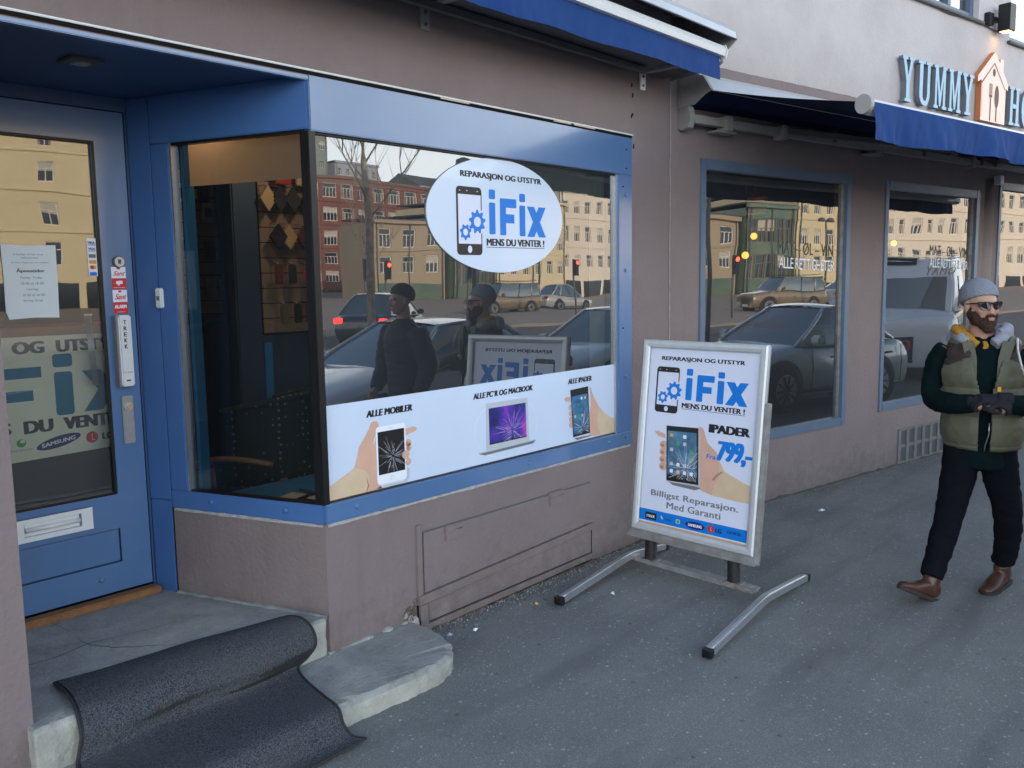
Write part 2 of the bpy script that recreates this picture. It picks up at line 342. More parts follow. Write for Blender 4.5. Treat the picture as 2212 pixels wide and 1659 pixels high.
def wall_holes(mb, fr, xs, zs, holes, m, reveal=.15, thick=.3, mrev=None):
    """flat wall in frame fr(s, e, z) (e>0 towards the street); holes: (x0,z0,x1,z1[,reveal])"""
    xs = sorted(set([round(x, 5) for x in xs]+[round(h[i], 5) for h in holes for i in (0, 2)])); zs = sorted(set([round(z, 5) for z in zs]+[round(h[i], 5) for h in holes for i in (1, 3)]))
    def hole(x, z): return any(h[0] < x < h[2] and h[1] < z < h[3] for h in holes)
    for x0, x1 in zip(xs, xs[1:]):
        for z0, z1 in zip(zs, zs[1:]):
            if not hole((x0+x1)/2, (z0+z1)/2):
                mb.add([fr(x0, 0, z0), fr(x1, 0, z0), fr(x1, 0, z1), fr(x0, 0, z1)], [(0, 1, 2, 3)], m)
                mb.add([fr(x0, -thick, z0), fr(x1, -thick, z0), fr(x1, -thick, z1), fr(x0, -thick, z1)], [(3, 2, 1, 0)], m)
    for h in holes:
        x0, z0, x1, z1 = h[:4]; d = h[4] if len(h) > 4 else thick
        for a, b in (((x0, z0), (x0, z1)), ((x0, z1), (x1, z1)), ((x1, z1), (x1, z0)), ((x1, z0), (x0, z0))):
            mb.add([fr(a[0], 0, a[1]), fr(b[0], 0, b[1]), fr(b[0], -d, b[1]), fr(a[0], -d, a[1])], [(0, 1, 2, 3)], mrev or m)
    return mb
# ------------------------------------------------------------------ frames of reference
def frA(s, e, z): return Vector((s, -e, z))
BJ = Vector((2.807, 0, 0)); _a = rad(-10); tB = Vector((math.cos(_a), math.sin(_a), 0)); nB = Vector((math.sin(_a), -math.cos(_a), 0))
def frB(s, e, z): return BJ+tB*s+nB*e+Vector((0, 0, z))
tS = Vector((-.303, .953, 0)); nS = Vector((-.953, -.303, 0))
def frS(s, e, z): return tS*s+nS*e+Vector((0, 0, z))
DY = .955
def frD(s, e, z): return Vector((s, DY-e, z))

# ------------------------------------------------------------------ ground
def asphalt(name, c1, c2, gum):
    def f(t, b, g):
        P = g.outputs['Position']
        def noi(sc, det=6, ro=.6):
            n = nd(t, 'ShaderNodeTexNoise'); n.inputs['Scale'].default_value = sc; n.inputs['Detail'].default_value = det; n.inputs['Roughness'].default_value = ro; t.links.new(P, n.inputs['Vector']); return n.outputs[0]
        def rng(s, a, z, o0=0, o1=1):
            r = nd(t, 'ShaderNodeMapRange'); r.inputs[1].default_value = a; r.inputs[2].default_value = z; r.inputs[3].default_value = o0; r.inputs[4].default_value = o1; t.links.new(s, r.inputs[0]); return r.outputs[0]
        def mix(fac, a, col):
            m = nd(t, 'ShaderNodeMix', data_type='RGBA'); t.links.new(fac, m.inputs[0])
            if isinstance(a, tuple): m.inputs[6].default_value = (*a, 1)
            else: t.links.new(a, m.inputs[6])
            m.inputs[7].default_value = (*col, 1); return m.outputs[2]
        c = mix(rng(noi(1.1, 8), .38, .68), c1, c2)
        c = mix(rng(noi(160, 3), .50, .72, 0, .55), c, (c1[0]*2.3, c1[1]*2.3, c1[2]*2.3))
        c = mix(rng(noi(210, 2), .28, .45, .55, 0), c, (c1[0]*.35, c1[1]*.35, c1[2]*.35))
        mp = nd(t, 'ShaderNodeMapping'); mp.inputs['Scale'].default_value = (.35, 2.3, 1); mp.inputs['Rotation'].default_value = (0, 0, rad(14)); t.links.new(P, mp.inputs['Vector'])
        n = nd(t, 'ShaderNodeTexNoise'); n.inputs['Scale'].default_value = 1.6; n.inputs['Detail'].default_value = 7; t.links.new(mp.outputs[0], n.inputs['Vector'])
        c = mix(rng(n.outputs[0], .52, .66, 0, .5), c, (c1[0]*.55, c1[1]*.56, c1[2]*.58))
        if gum:
            for sc, rad_, thr, am, col in ((3.2, .055, .35, .6, (.24, .245, .25)), (6.5, .05, .45, .8, (.32, .33, .34)), (6, .05, .6, .7, (.05, .052, .055)), (15, .075, .70, .9, (.44, .46, .48)), (34, .11, .88, .9, (.50, .50, .50))):
                dn = nd(t, 'ShaderNodeTexNoise'); dn.inputs['Scale'].default_value = 45; t.links.new(P, dn.inputs['Vector'])
                vm = nd(t, 'ShaderNodeVectorMath', operation='SCALE'); vm.inputs['Scale'].default_value = .02; t.links.new(dn.outputs['Color'], vm.inputs[0])
                va = nd(t, 'ShaderNodeVectorMath', operation='ADD'); t.links.new(P, va.inputs[0]); t.links.new(vm.outputs[0], va.inputs[1])
                v = nd(t, 'ShaderNodeTexVoronoi'); v.inputs['Scale'].default_value = sc; t.links.new(va.outputs[0], v.inputs['Vector']); v.voronoi_dimensions = '2D'
                sp = nd(t, 'ShaderNodeSeparateColor'); t.links.new(v.outputs['Color'], sp.inputs[0])
                gt = nd(t, 'ShaderNodeMath', operation='GREATER_THAN'); gt.inputs[1].default_value = thr; t.links.new(sp.outputs[0], gt.inputs[0])
                d = rng(v.outputs['Distance'], rad_*.6, rad_*1.5, am, 0)
                mu = nd(t, 'ShaderNodeMath', operation='MULTIPLY'); t.links.new(d, mu.inputs[0]); t.links.new(gt.outputs[0], mu.inputs[1])
                mb_ = nd(t, 'ShaderNodeMath', operation='MULTIPLY'); t.links.new(mu.outputs[0], mb_.inputs[0]); t.links.new(sp.outputs[1], mb_.inputs[1])
                c = mix(mb_.outputs[0], c, col)
        t.links.new(c, b.inputs['Base Color'])
        bp = nd(t, 'ShaderNodeBump'); bp.inputs['Strength'].default_value = .6; bp.inputs['Distance'].default_value = .004; t.links.new(noi(170, 4), bp.inputs['Height'])
        b2 = nd(t, 'ShaderNodeBump'); b2.inputs['Strength'].default_value = .4; b2.inputs['Distance'].default_value = .03; t.links.new(noi(3, 4), b2.inputs['Height']); t.links.new(bp.outputs[0], b2.inputs['Normal'])
        t.links.new(b2.outputs[0], b.inputs['Normal'])
    return mat(name, c1, .72, .4, extra=f)
ASPH = asphalt('pavement_asphalt', (.190, .193, .182), (.138, .142, .136), True)
ROAD = asphalt('road_asphalt', (.055, .056, .06), (.075, .075, .078), False)
PAVL = mat('light_paving', (.24, .21, .19), .8, .3, var=(.4, .6, (.18, .16, .15)))
GRANITE = mat('kerb_granite', (.26, .25, .24), .75, .4, var=(30, .8, (.16, .155, .15)), bump=(60, .4, 5))
g = MB(); g.add([(-700, -900, -.19), (900, -900, -.19), (900, 500, -.19), (-700, 500, -.19)], [(0, 1, 2, 3)], ROAD); struct(g.build('road'))
def gz(y): return -.03*max(0, -y-.3)
g = MB()
def pav(a, b):
    x = -40+100*a; y = .5-3.2*b
    return Vector((x, y, .004*noise.noise(Vector((x*1.3, y*1.3, 0)))+.002*noise.noise(Vector((x*6, y*6, 3)))))
def pav2(a, b):
    x = -4+14*a; y = .5-3.2*b
    d = abs(y+.1); return Vector((x, y, gz(y)+.006*noise.noise(Vector((x*1.3, y*1.3, 0)))+.002*noise.noise(Vector((x*6, y*6, 3)))+.02*max(0, 1-(d/.18))*(.5+.5*noise.noise(Vector((x*3, 0, 0))))*(1 if -.2 < y < .5 else 0)))
g.grid(pav2, 280, 64, ASPH)
for x0, x1 in ((-40, -4), (10, 60)): g.add([(x0, -2.7, gz(-2.7)), (x1, -2.7, gz(-2.7)), (x1, -.3, 0), (x0, -.3, 0), (x1, .5, 0), (x0, .5, 0)], [(0, 1, 2, 3), (3, 2, 4, 5)], ASPH)
struct(g.build('pavement'))
g = MB()
for i in range(62):
    x = -38+i*1.5; g.box((x, -2.84, -.3), (x+1.488, -2.70, -.068), GRANITE, .012)
struct(g.build('kerb'))
g = MB(); g.box((-200, -300, -.3), (300, -21, -.08), PAVL); struct(g.build('square'))
LINE = mat('road_marking_paint', (.7, .7, .68), .7, .3, var=(5, .5, (.4, .4, .4)))
g = MB()
for i in range(14): g.box((-20+i*7, -12.1, -.2), (-17+i*7, -12.0, -.184), LINE)
struct(g.build('road_marking'))

# ------------------------------------------------------------------ shop building
shop = thing('shop_building', 'mauve rendered shop building with blue framed bay window and recessed blue door', 'building')
TOPZ = 9.6
mb = MB()
wall_holes(mb, frA, [-30, -1.21, 0, 2.352, 2.807], [-.3, TOPZ], [(-1.21, -.3, 0, 2.54, .0), (0, .664, 2.354, 2.54, .0)], STUCCO2, thick=.12)
# left jamb of the recess and the wall under the side window
mb.box((-1.33, .1201, -.3), (-1.21, 1.1, 2.54), STUCCO)
mb.box((.0, -.0, -.1), (.862, -.10, .664), STUCCO, fr=frS)
mb.box((-30, 12, -.3), (2.80, 12.2, TOPZ), STUCCO); mb.box((-30.2, .0, -.3), (-30, 12.2, TOPZ), STUCCO)
mb.box((2.79, .13, -.3), (2.80, 11.9, TOPZ), STUCCO)
mb.box((-30.2, .01, TOPZ), (2.80, 12.2, TOPZ+.25), GREYDK)
mb.build('wall', shop)
# interior shell
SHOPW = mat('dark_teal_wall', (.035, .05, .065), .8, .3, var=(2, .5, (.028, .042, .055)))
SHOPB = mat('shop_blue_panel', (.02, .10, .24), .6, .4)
FLOORI = mat('shop_floor', (.05, .045, .04), .5, .4, var=(8, .6, (.03, .028, .025)))
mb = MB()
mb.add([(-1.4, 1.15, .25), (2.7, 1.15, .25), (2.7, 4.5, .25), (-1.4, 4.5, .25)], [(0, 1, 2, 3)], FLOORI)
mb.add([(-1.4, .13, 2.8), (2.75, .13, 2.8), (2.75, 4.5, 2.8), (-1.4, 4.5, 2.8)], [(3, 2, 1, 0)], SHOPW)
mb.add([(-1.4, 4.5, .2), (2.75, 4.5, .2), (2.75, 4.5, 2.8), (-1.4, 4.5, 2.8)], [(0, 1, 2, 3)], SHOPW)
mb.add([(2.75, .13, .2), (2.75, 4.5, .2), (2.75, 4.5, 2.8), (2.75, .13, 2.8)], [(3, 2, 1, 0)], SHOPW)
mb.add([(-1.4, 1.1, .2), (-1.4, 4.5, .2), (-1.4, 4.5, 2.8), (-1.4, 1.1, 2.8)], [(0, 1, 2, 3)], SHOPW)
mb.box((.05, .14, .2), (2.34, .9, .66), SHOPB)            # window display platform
mb.build('interior_shell', shop)
# blue soffit and its edge
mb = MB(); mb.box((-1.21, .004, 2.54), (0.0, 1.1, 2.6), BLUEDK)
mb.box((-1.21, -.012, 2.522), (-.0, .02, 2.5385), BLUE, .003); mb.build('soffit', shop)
mb = MB(); mb.box((-1.212, -.004, 2.546), (2.36, .003, 2.560), DARK); mb.box((-1.24, -.010, 2.560), (2.37, .002, 2.568), PLW, .002)
for x in (.75, 1.6, 1.75): mb.box((x, -.009, 2.553), (x+.16+.1*random.random(), .0, 2.561), mat('old_sealant', (.55, .47, .36), .8))
mb.build('drip_strip', shop)
# front window
def caps(mb, fr, pts, m, r=.011):
    for s, z in pts:
        c = fr(s, 0, z); n = (fr(s, 1, z)-c)
        mb.tube([c+n*.010, c+n*.0165, c+n*.019], [r, r, r*.55], m, 12, up=(0, 0, 1))
FRONTW = thing('shop_window', None, None); FRONTW.parent = shop; FRONTW['label'] = 'wide front pane between blue painted frame bars'
def barbox(mb, a, b, m, fr): mb.box(a, b, m, .004, fr)
mb = MB()
barbox(mb, (0, -.06, 2.322), (2.352, .012, 2.542), BLUE, frA)
barbox(mb, (0, -.06, .666), (2.352, .012, .752), BLUE, frA)
barbox(mb, (2.208, -.06, .753), (2.352, .0115, 2.321), BLUE, frA)
caps(mb, frA, [(.165, .715), (1.35, .71), (2.1, .712), (2.285, .72), (2.28, 1.1), (2.28, 1.75), (2.28, 2.2)], BLUE)
caps(mb, frA, [(2.285, 2.47), (2.285, 2.36), (2.25, 2.25), (2.25, 1.4)], DARK, .004)
mb.build('frame', FRONTW)
mb = MB(); mb.add([frA(.0, -.022, .75), frA(2.21, -.022, .75), frA(2.21, -.022, 2.325), frA(0, -.022, 2.325)], [(0, 1, 2, 3)], GLASS); mb.build('pane', FRONTW)
mb = MB(); mb.box((-.012, -.05, .752), (.024, .0105, 2.322), BLACK, .003, frA); mb.box((.004, -.05, .752), (.034, .0105, 2.322), BLACK, .003, frS)
mb.box((2.196, -.03, .752), (2.208, -.004, 2.322), ALU, 0, frA); mb.box((.024, -.03, 2.314), (2.2, -.006, 2.322), BLACK, 0, frA); mb.box((.024, -.03, .752), (2.2, -.006, .756), BLACK, 0, frA)
mb.build('corner_seal', FRONTW)
FASC = mat('grey_fascia_board', (.60, .62, .57), .6, .3, var=(5, .4, (.54, .56, .52)))
mb = MB(); mb.box((.07, -.10, 2.13), (2.20, -.09, 2.34), FASC, 0, frA); mb.box((2.06, -.10, .74), (2.20, -.09, 2.1297), FASC, 0, frA); mb.build('fascia', FRONTW)
# side window
def thin(t, b, g):
    tl = nd(t, 'ShaderNodeBsdfTranslucent'); tl.inputs[0].default_value = (.50, .38, .26, 1); mx = nd(t, 'ShaderNodeMixShader'); mx.inputs[0].default_value = .5
    o = [n for n in t.nodes if n.type == 'OUTPUT_MATERIAL'][0]; t.links.new(b.outputs[0], mx.inputs[1]); t.links.new(tl.outputs[0], mx.inputs[2]); t.links.new(mx.outputs[0], o.inputs[0])
FASCT = mat('beige_fascia_film', (.34, .27, .20), .6, .3, extra=thin)
SW = thing('side_window', None, None); SW.parent = shop; SW['label'] = 'narrow angled pane facing the entrance step'
mb = MB()
barbox(mb, (0, -.05, 2.33), (.862, .01, 2.542), BLUESOFT, frS); barbox(mb, (0, -.05, .666), (.862, .01, .75), BLUESOFT, frS)
barbox(mb, (.758, -.05, .751), (.862, .0095, 2.329), BLUESOFT, frS)
caps(mb, frS, [(.2, .712), (.62, .712)], BLUESOFT, .014)
mb.build('frame', SW)
mb = MB(); mb.add([frS(.03, -.02, .75), frS(.76, -.02, .75), frS(.76, -.02, 2.33), frS(.03, -.02, 2.33)], [(3, 2, 1, 0)], GLASSS); mb.build('pane', SW)
mb = MB(); mb.box((.746, -.03, .75), (.758, .004, 2.33), ALU, 0, frS); mb.box((.03, -.03, 2.318), (.745, .002, 2.33), BLACK, 0, frS); mb.box((.03, -.03, .75), (.745, .002, .757), BLACK, 0, frS); mb.build('gasket', SW)
mb = MB(); mb.add([frS(.05, -.075, 2.145), frS(.72, -.075, 2.145), frS(.72, -.075, 2.36), frS(.05, -.075, 2.36)], [(0, 1, 2, 3)], FASCT)
mb.box((.72, -.10, .70), (.74, -.045, 2.33), mat('bright_blue_trim', (.02, .19, .42), .5), 0, frS); mb.build('fascia', SW)
# post between side window and door
mb = MB(); mb.box((.864, -.06, .70), (.992, .012, 2.538), BLUESOFT, .003, frS); mb.box((.864, -.06, .25), (.992, .010, .697), BLUESOFT, .003, frS)
mb.box((.8615, -.04, .2), (.8645, .006, 2.53), DARK, 0, frS)
mb.build('door_post', shop)
# doorbell
mb = MB(); mb.box((.825, .0122, 1.60), (.862, .034, 1.69), PLW, .005, frS); mb.box((.835, .034, 1.635), (.852, .0365, 1.655), INKGREY, .001, frS)
tag(mb.build('doorbell'), 'small white doorbell on the blue post beside the side window', 'doorbell')
# door
door = thing('door', None, None); door.parent = shop; door['label'] = 'blue entrance door with tall glass, letter slot and lower panel'
mb = MB()
wall_holes(mb, lambda s, e, z: frD(s, e, z), [-1.19, -.322], [.288, 2.478], [(-1.08, .745, -.458, 2.342, .045), (-1.08, .424, -.459, .584, .010)], BLUE, thick=.045)
mb.box((-1.075, -.0085, .429), (-.464, -.02, .579), BLUE, .002, frD)
caps(mb, lambda s, e, z: frD(s, e-.010, z), [(-.56, .36), (-.95, .36)], BLUE, .013)
mb.build('leaf', door)
mb = MB(); mb.add([frD(-1.08, -.02, .745), frD(-.458, -.02, .745), frD(-.458, -.02, 2.342), frD(-1.08, -.02, 2.342)], [(0, 1, 2, 3)], GLASSD); mb.build('pane', door)
mb = MB()
for a, b in (((-1.08, -.016, .745), (-.458, -.004, .757)), ((-1.08, -.016, 2.33), (-.458, -.004, 2.342)), ((-.47, -.016, .757), (-.458, -.004, 2.33))): mb.box(a, b, BLACK, 0, frD)
mb.build('glazing_bead', door)
mb = MB()
wall_holes(mb, lambda s, e, z: frD(s, e+.012, z), [-.907, -.583], [.612, .712], [(-.872, .634, -.632, .692, .012)], PLW, thick=.012)
mb.box((-.872, -.004, .634), (-.632, -.001, .692), GREYDK, 0, frD)
mb.box((-.868, -.001, .636), (-.640, .005, .690), PLW, .002, frD)
mb.tube([frD(-.868, .008, .663), frD(-.640, .008, .663)], .011, PLW, 10)
mb.build('letter_slot', door)
mb = MB(); c = frD(-.386, 0, 1.812)
mb.tube([c, c+Vector((0, -.008, 0))], .027, GREYDK, 20, up=(0, 0, 1)); mb.tube([c+Vector((0, -.008, 0)), c+Vector((0, -.018, 0))], .022, ALU, 20); mb.box((-.393, .018, 1.803), (-.379, .0195, 1.823), GREYDK, 0, frD)
mb.build('lock_cylinder', door)
mb = MB(); mb.box((-.432, 0, 1.245), (-.421, .042, 1.57), GREYM, .003, frD); mb.box((-.4205, 0, 1.245), (-.362, .044, 1.57), PLW, .006, frD)
A_ = Art(frD(0, .044, 0), (1, 0, 0), (0, 0, 1), .0008)
for i, ch in enumerate('TREKK'): A_.text(ch, -.401, 1.529-i*.0275, -.386, 1.548-i*.0275, INKB, 1, .012)
A_.text('IF LÅSES', -.413, 1.306, -.370, 1.315, INKGREY, 1); A_.text('evve', -.402, 1.268, -.382, 1.276, INKB, 1, .02)
for o_ in (A_,): mb.add(o_.mb.v, [], INKB); 
base = len(mb.v)-len(A_.mb.v)
for f_, mi_ in zip(A_.mb.f, A_.mb.m): mb.f.append([base+k for k in f_]); mb.m.append(mb.mi(A_.mb.mats[mi_])); mb.sm.append(False)
mb.build('pull_handle', door)
mb = MB(); mb.box((-.415, 0, .975), (-.362, .010, 1.197), mat('satin_steel_plate', (.36, .37, .38), .42, .5, .6, var=(40, .5, (.30, .30, .31))), .003, frD)
c = frD(-.388, .010, 1.15); mb.tube([c, c+Vector((0, -.007, 0))], .021, ALU, 20); mb.tube([c+Vector((0, -.007, 0)), c+Vector((0, -.013, 0))], .011, ALU, 16); mb.box((-.392, .022, 1.140), (-.382, .026, 1.158), INKOR, 0, frD)
mb.build('lock_plate', door)
def sticker(a, c, kind):
    z0, z1 = c
    if kind == 0:
        a.rect(-.42, z0, -.354, z1, INKW, 1); a.rect(-.394, z1-.011, -.380, z1-.002, INKRED, 2); a.text('Sant', -.413, z0+.012, -.362, z1-.018, INKRED, 2, .01, 1, .01)
    else:
        a.rect(-.42, z0, -.354, z1, INKRED, 1)
        if kind == 1: a.poly([(-.400, z1-.012), (-.372, z1-.010), (-.370, z1-.024), (-.385, z1-.027), (-.388, z1-.036), (-.393, z1-.028), (-.402, z1-.024)], INKW, 2); a.text('videoovervåket', -.414, z0+.006, -.360, z0+.011, INKW, 2)
        else: a.text('ALARM', -.415, z1-.028, -.360, z1-.012, INKW, 2, .02); a.text('installert', -.405, z0+.005, -.368, z0+.010, INKW, 2)
a = Art(frD(0, 0, 0), (1, 0, 0), (0, 0, 1), .0008)
sticker(a, (1.738, 1.789), 0); sticker(a, (1.688, 1.7375), 1); sticker(a, (1.630, 1.685), 0); sticker(a, (1.578, 1.6295), 2); a.build('alarm_sticker', door)
a = Art(frD(0, -.0185, 0), (1, 0, 0), (0, 0, 1), .0008)
a.rect(-.512, 1.748, -.4715, 1.916, INKW, 1)
for k, m_ in enumerate((INKBL, INKBL, INKGREY, INKOR, INKRED, INKBL)):
    z = 1.903-k*.0265
    if k < 2: a.text('VISA', -.507, z-.012, -.476, z-.001, INKNAVY, 2, .02); a.rect(-.508, z-.018, -.475, z-.0145, m_, 2)
    elif k == 4: a.ell((-.496, z-.009), .009, .009, INKRED, 3, 20); a.ell((-.486, z-.009), .009, .009, INKOR, 2, 20)
    else: a.rect(-.507, z-.02, -.476, z-.004, m_, 2, .003)
a.build('card_sticker', door)
# paper with the opening hours
a = Art((0, DY+.016, 0), (1, 0, 0), (0, 0, 1), .0008)
PAP = mat('thin_paper', (.74, .80, .82), .6, .3, var=(9, .4, (.64, .71, .74)))
a.poly([(-.864, 1.883), (-.75, 1.879), (-.646, 1.883), (-.648, 1.7), (-.652, 1.57), (-.75, 1.574), (-.852, 1.569), (-.864, 1.60), (-.862, 1.75)], PAP, 1)
for t_, u0, u1, z_, h_ in (('vi holder til her inne', -.82, -.70, 1.838, .008), ('velkommen', -.79, -.72, 1.824, .008), ('du kan ringe oss på telefon', -.83, -.68, 1.803, .008), ('Åpnestider', -.812, -.697, 1.763, .020), ('Mandag - Fredag:', -.797, -.710, 1.737, .012), ('10 00 til 18 00', -.797, -.706, 1.714, .011), ('Lørdag:', -.775, -.728, 1.688, .012), ('10 00 til 16 00', -.792, -.706, 1.665, .011), ('Søndag: Stengt', -.792, -.714, 1.641, .011)):
    a.text(t_, u0, z_, u1, z_+h_, INKGREY, 2, .02 if h_ > .015 else 0)
tag(a.build('opening_hours_notice'), 'white paper notice with opening hours stuck on the door glass', 'notice')
mb = MB(); mb.box((-1.21, 0.02, .252), (-.318, .085, .287), WOODT, .006, frD)
mb.build('threshold', shop)
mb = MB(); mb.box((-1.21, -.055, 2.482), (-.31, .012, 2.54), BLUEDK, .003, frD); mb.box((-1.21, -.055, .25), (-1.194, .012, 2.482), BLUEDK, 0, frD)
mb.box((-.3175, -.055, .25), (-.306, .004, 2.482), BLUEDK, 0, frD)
mb.build('door_frame', shop)
# recessed ceiling spotlight in the soffit
mb = MB(); fl = lambda s, e, z: Vector((s, e, z)); mb.box((-.80, .315, 2.528), (-.675, .44, 2.5395), GREYDK, .003, fl); c = Vector((-.738, .378, 2.528)); mb.tube([c, c+Vector((0, 0, -.004))], .036, GREYM, 20, up=(1, 0, 0)); mb.tube([c+Vector((0, 0, -.004)), c+Vector((0, 0, -.0055))], .026, ALU, 20, up=(1, 0, 0))
tag(mb.build('ceiling_spotlight'), 'small square recessed spotlight, unlit, in the dark blue entrance soffit', 'light')

# cellar hatch
hat = thing('cellar_hatch', None, None); hat.parent = shop; hat['label'] = 'painted over cellar hatch low in the wall under the shop window'
def board(mb, pts, e, m=STUCCO, e0=-.01): mb.prism(pts, e0, e, frA, m)
mb = MB()
board(mb, [(.515, .150), (1.925, .212), (1.925, .25), (.515, .195)], .021)
board(mb, [(.515, .196), (.545, .197), (.545, .545), (.515, .545)], .014); 
board(mb, [(.560, .203), (1.915, .258), (1.915, .495), (.560, .500)], .010)
mb.build('upper_door', hat)
mb = MB()
board(mb, [(.525, .012), (.575, .012), (.575, .147), (.525, .145)], .016); board(mb, [(.5755, .012), (1.925, .03), (1.925, .062), (.5755, .044)], .016)
board(mb, [(.585, .052), (1.915, .070), (1.915, .204), (.585, .145)], .008)
mb.build('lower_door', hat)
mb = MB(); mb.prism([(.508, .0), (1.934, .0), (1.934, .213), (.508, .149)], -.004, .0012, frA, DARK); mb.prism([(.548, .2), (.5565, .2), (.5565, .505), (.548, .505)], 0, .0015, frA, GREYDK)
mb.prism([(.548, .502), (1.93, .497), (1.93, .501), (.548, .5065)], 0, .0015, frA, GREYDK)
mb.build('gap', hat)
for x, z in ((.70, .475), (1.52, .482)):
    mb = MB(); mb.box((x, 0, z-.045), (x+.11, .022, z), STUCCO, .003, frA); mb.box((x+.002, 0, z+.002), (x+.115, .026, z+.030), STUCCO, .004, frA); mb.tube([frA(x-.004, .02, z+.001), frA(x+.114, .02, z+.001)], .005, STUCCO, 8); mb.build('hinge', hat)
# broken corner of the render beside the hatch, old padlock staple
STONE = mat('weathered_granite', (.36, .36, .335), .85, .3, var=(7, 1, (.24, .245, .235)), bump=(65, .55, 8),
    extra=stains([((8, 8, 8), .55, .72, .55, (.15, .145, .13)), ((120, 120, 120), .58, .66, .6, (.46, .46, .44)), ((140, 140, 140), .60, .68, .6, (.10, .10, .10)), ((3, 3, 3), .5, .7, .45, (.20, .20, .175)), ((22, 22, 22), .62, .70, .5, (.42, .42, .40))]))
STONEL = mat('pale_stone_riser', (.42, .42, .36), .8, .35, var=(6, .9, (.29, .29, .265)), bump=(40, .8, 9), extra=stains([((14, 14, 14), .58, .72, .6, (.2, .19, .17)), ((100, 100, 100), .60, .68, .5, (.2, .2, .19)), ((5, 5, 30), .60, .70, .5, (.26, .25, .22))]))
RUBBLE = mat('crumbling_mortar', (.17, .14, .11), .95, .2, var=(25, 1, (.06, .05, .04)), bump=(40, 1, 8))
mb = MB()
dark = [(.395, .0), (.405, .075), (.42, .12), (.445, .155), (.478, .165), (.508, .15), (.515, .0)]
mb.prism(dark, -.01, .0035, frA, RUBBLE)
for i in range(26):
    x = random.uniform(.385, .515); z = random.uniform(.0, .13)*(1 if x > .42 else .5); r = random.uniform(.008, .022)
    bm = bmesh.new(); bmesh.ops.create_icosphere(bm, subdivisions=1, radius=r)
    for v in bm.verts: v.co = Vector((v.co.x*random.uniform(.7, 1.3)+x, v.co.y*.6-.008, v.co.z*random.uniform(.6, 1.2)+z))
    mb.add([v.co for v in bm.verts], [[q.index for q in f.verts] for f in bm.faces], random.choice((RUBBLE, STONE, STONE))); bm.free()
for i in range(16):
    t_ = i/15; x = .392+.115*t_+random.uniform(-.006, .006); z = .03+.15*t_**.6+random.uniform(-.008, .008); bm = bmesh.new(); bmesh.ops.create_icosphere(bm, subdivisions=1, radius=random.uniform(.006, .012))
    mb.add([Vector((v.co.x*1.2+x+random.uniform(-.006, .006), v.co.y*.4-.002, v.co.z+z)) for v in bm.verts], [[q.index for q in f.verts] for f in bm.faces], STUCCO, True); bm.free()
ring = [frA(.455+.014*math.cos(rad(q)), .02, .095+.028*math.sin(rad(q))) for q in range(0, 331, 30)]
mb.tube(ring, .004, mat('rusty_steel', (.22, .12, .07), .6, .5, .5, var=(60, .8, (.45, .40, .36))), 8, up=(0, 1, 0))
mb.box((.445, .004, .055), (.475, .02, .085), MATS['rusty_steel'], .004, frA)
mb.build('broken_plaster', shop)
# rough footing strip
def lump(mb, fr, s0, s1, z0, z1, e, m, seed=0, n=90):
    def f(a, b):
        s = s0+(s1-s0)*a; h = (.6+.4*noise.noise(Vector((s*5, seed, 0)))+.35*noise.noise(Vector((s*17, seed, 1)))); h = max(.15, h)
        pr = [(0, 1.0), (.5, .95), (.9, .7), (1.0, .3), (1.1, -.3)]
        k = b*(len(pr)-1); i = min(int(k), len(pr)-2); q = k-i; ee = pr[i][0]*(1-q)+pr[i+1][0]*q; zz = pr[i][1]*(1-q)+pr[i+1][1]*q
        return fr(s, e*ee*h+.004*noise.noise(Vector((s*30, b*4, seed))), z0+(z1-z0)*zz*h)
    mb.grid(f, n, 8, m)
mb = MB(); lump(mb, frA, .50, 2.80, -.005, .026, .05, RUBBLE, 3, 160); lump(mb, frA, -.02, .50, .06, .115, .035, STONEL, 8, 70); mb.build('footing', shop)
def lumpline(mb, fr, s0, s1, z, e, m, seed):
    lump(mb, fr, s0, s1, z-.008, z+.008, e, m, seed, 120)
PALEPT = mat('flaked_pale_paint', (.42, .44, .46), .7, .3, var=(30, .8, (.28, .25, .25)))
mb = MB(); lumpline(mb, frA, .01, 2.34, .662, .008, PALEPT, 5); lumpline(mb, lambda s, e, z: frS(s, e, z), .01, .85, .662, .010, PALEPT, 6)
lump(mb, lambda s, e, z: frS(s, e, z), .0, .86, .245, .268, .03, STONE, 9, 60); mb.build('sealant_bead', shop)
# wall joint
mb = MB(); 
def joint(a, b):
    z = -.05+9.5*a; return Vector((2.803+.004*noise.noise(Vector((0, 0, z*6)))+(b-.5)*(.010+.006*noise.noise(Vector((3, 0, z*9)))), -.004-.003*(1-abs(b-.5)*2), z))
mb.grid(joint, 400, 2, mat('joint_mortar', (.40, .38, .36), .9, .2, var=(20, .9, (.22, .19, .19)))); mb.build('wall_joint', shop)
# graffiti scratches / wall anchors
for s_, z_ in ((2.36, 2.86), (2.37, 2.80), (2.38, 2.50)): mb = MB(); mb.tube([frA(s_, .0015, z_-.012), frA(s_+.004, .0015, z_+.012)], .005, DARK, 6); mb.build('wall_mark', shop)
mb = MB(); mb.tube([frA(2.365+.012*math.cos(k*.9), .0015, 2.68+.016*math.sin(k*1.2)) for k in range(7)], .0025, DARK, 5); mb.build('wall_mark', shop)

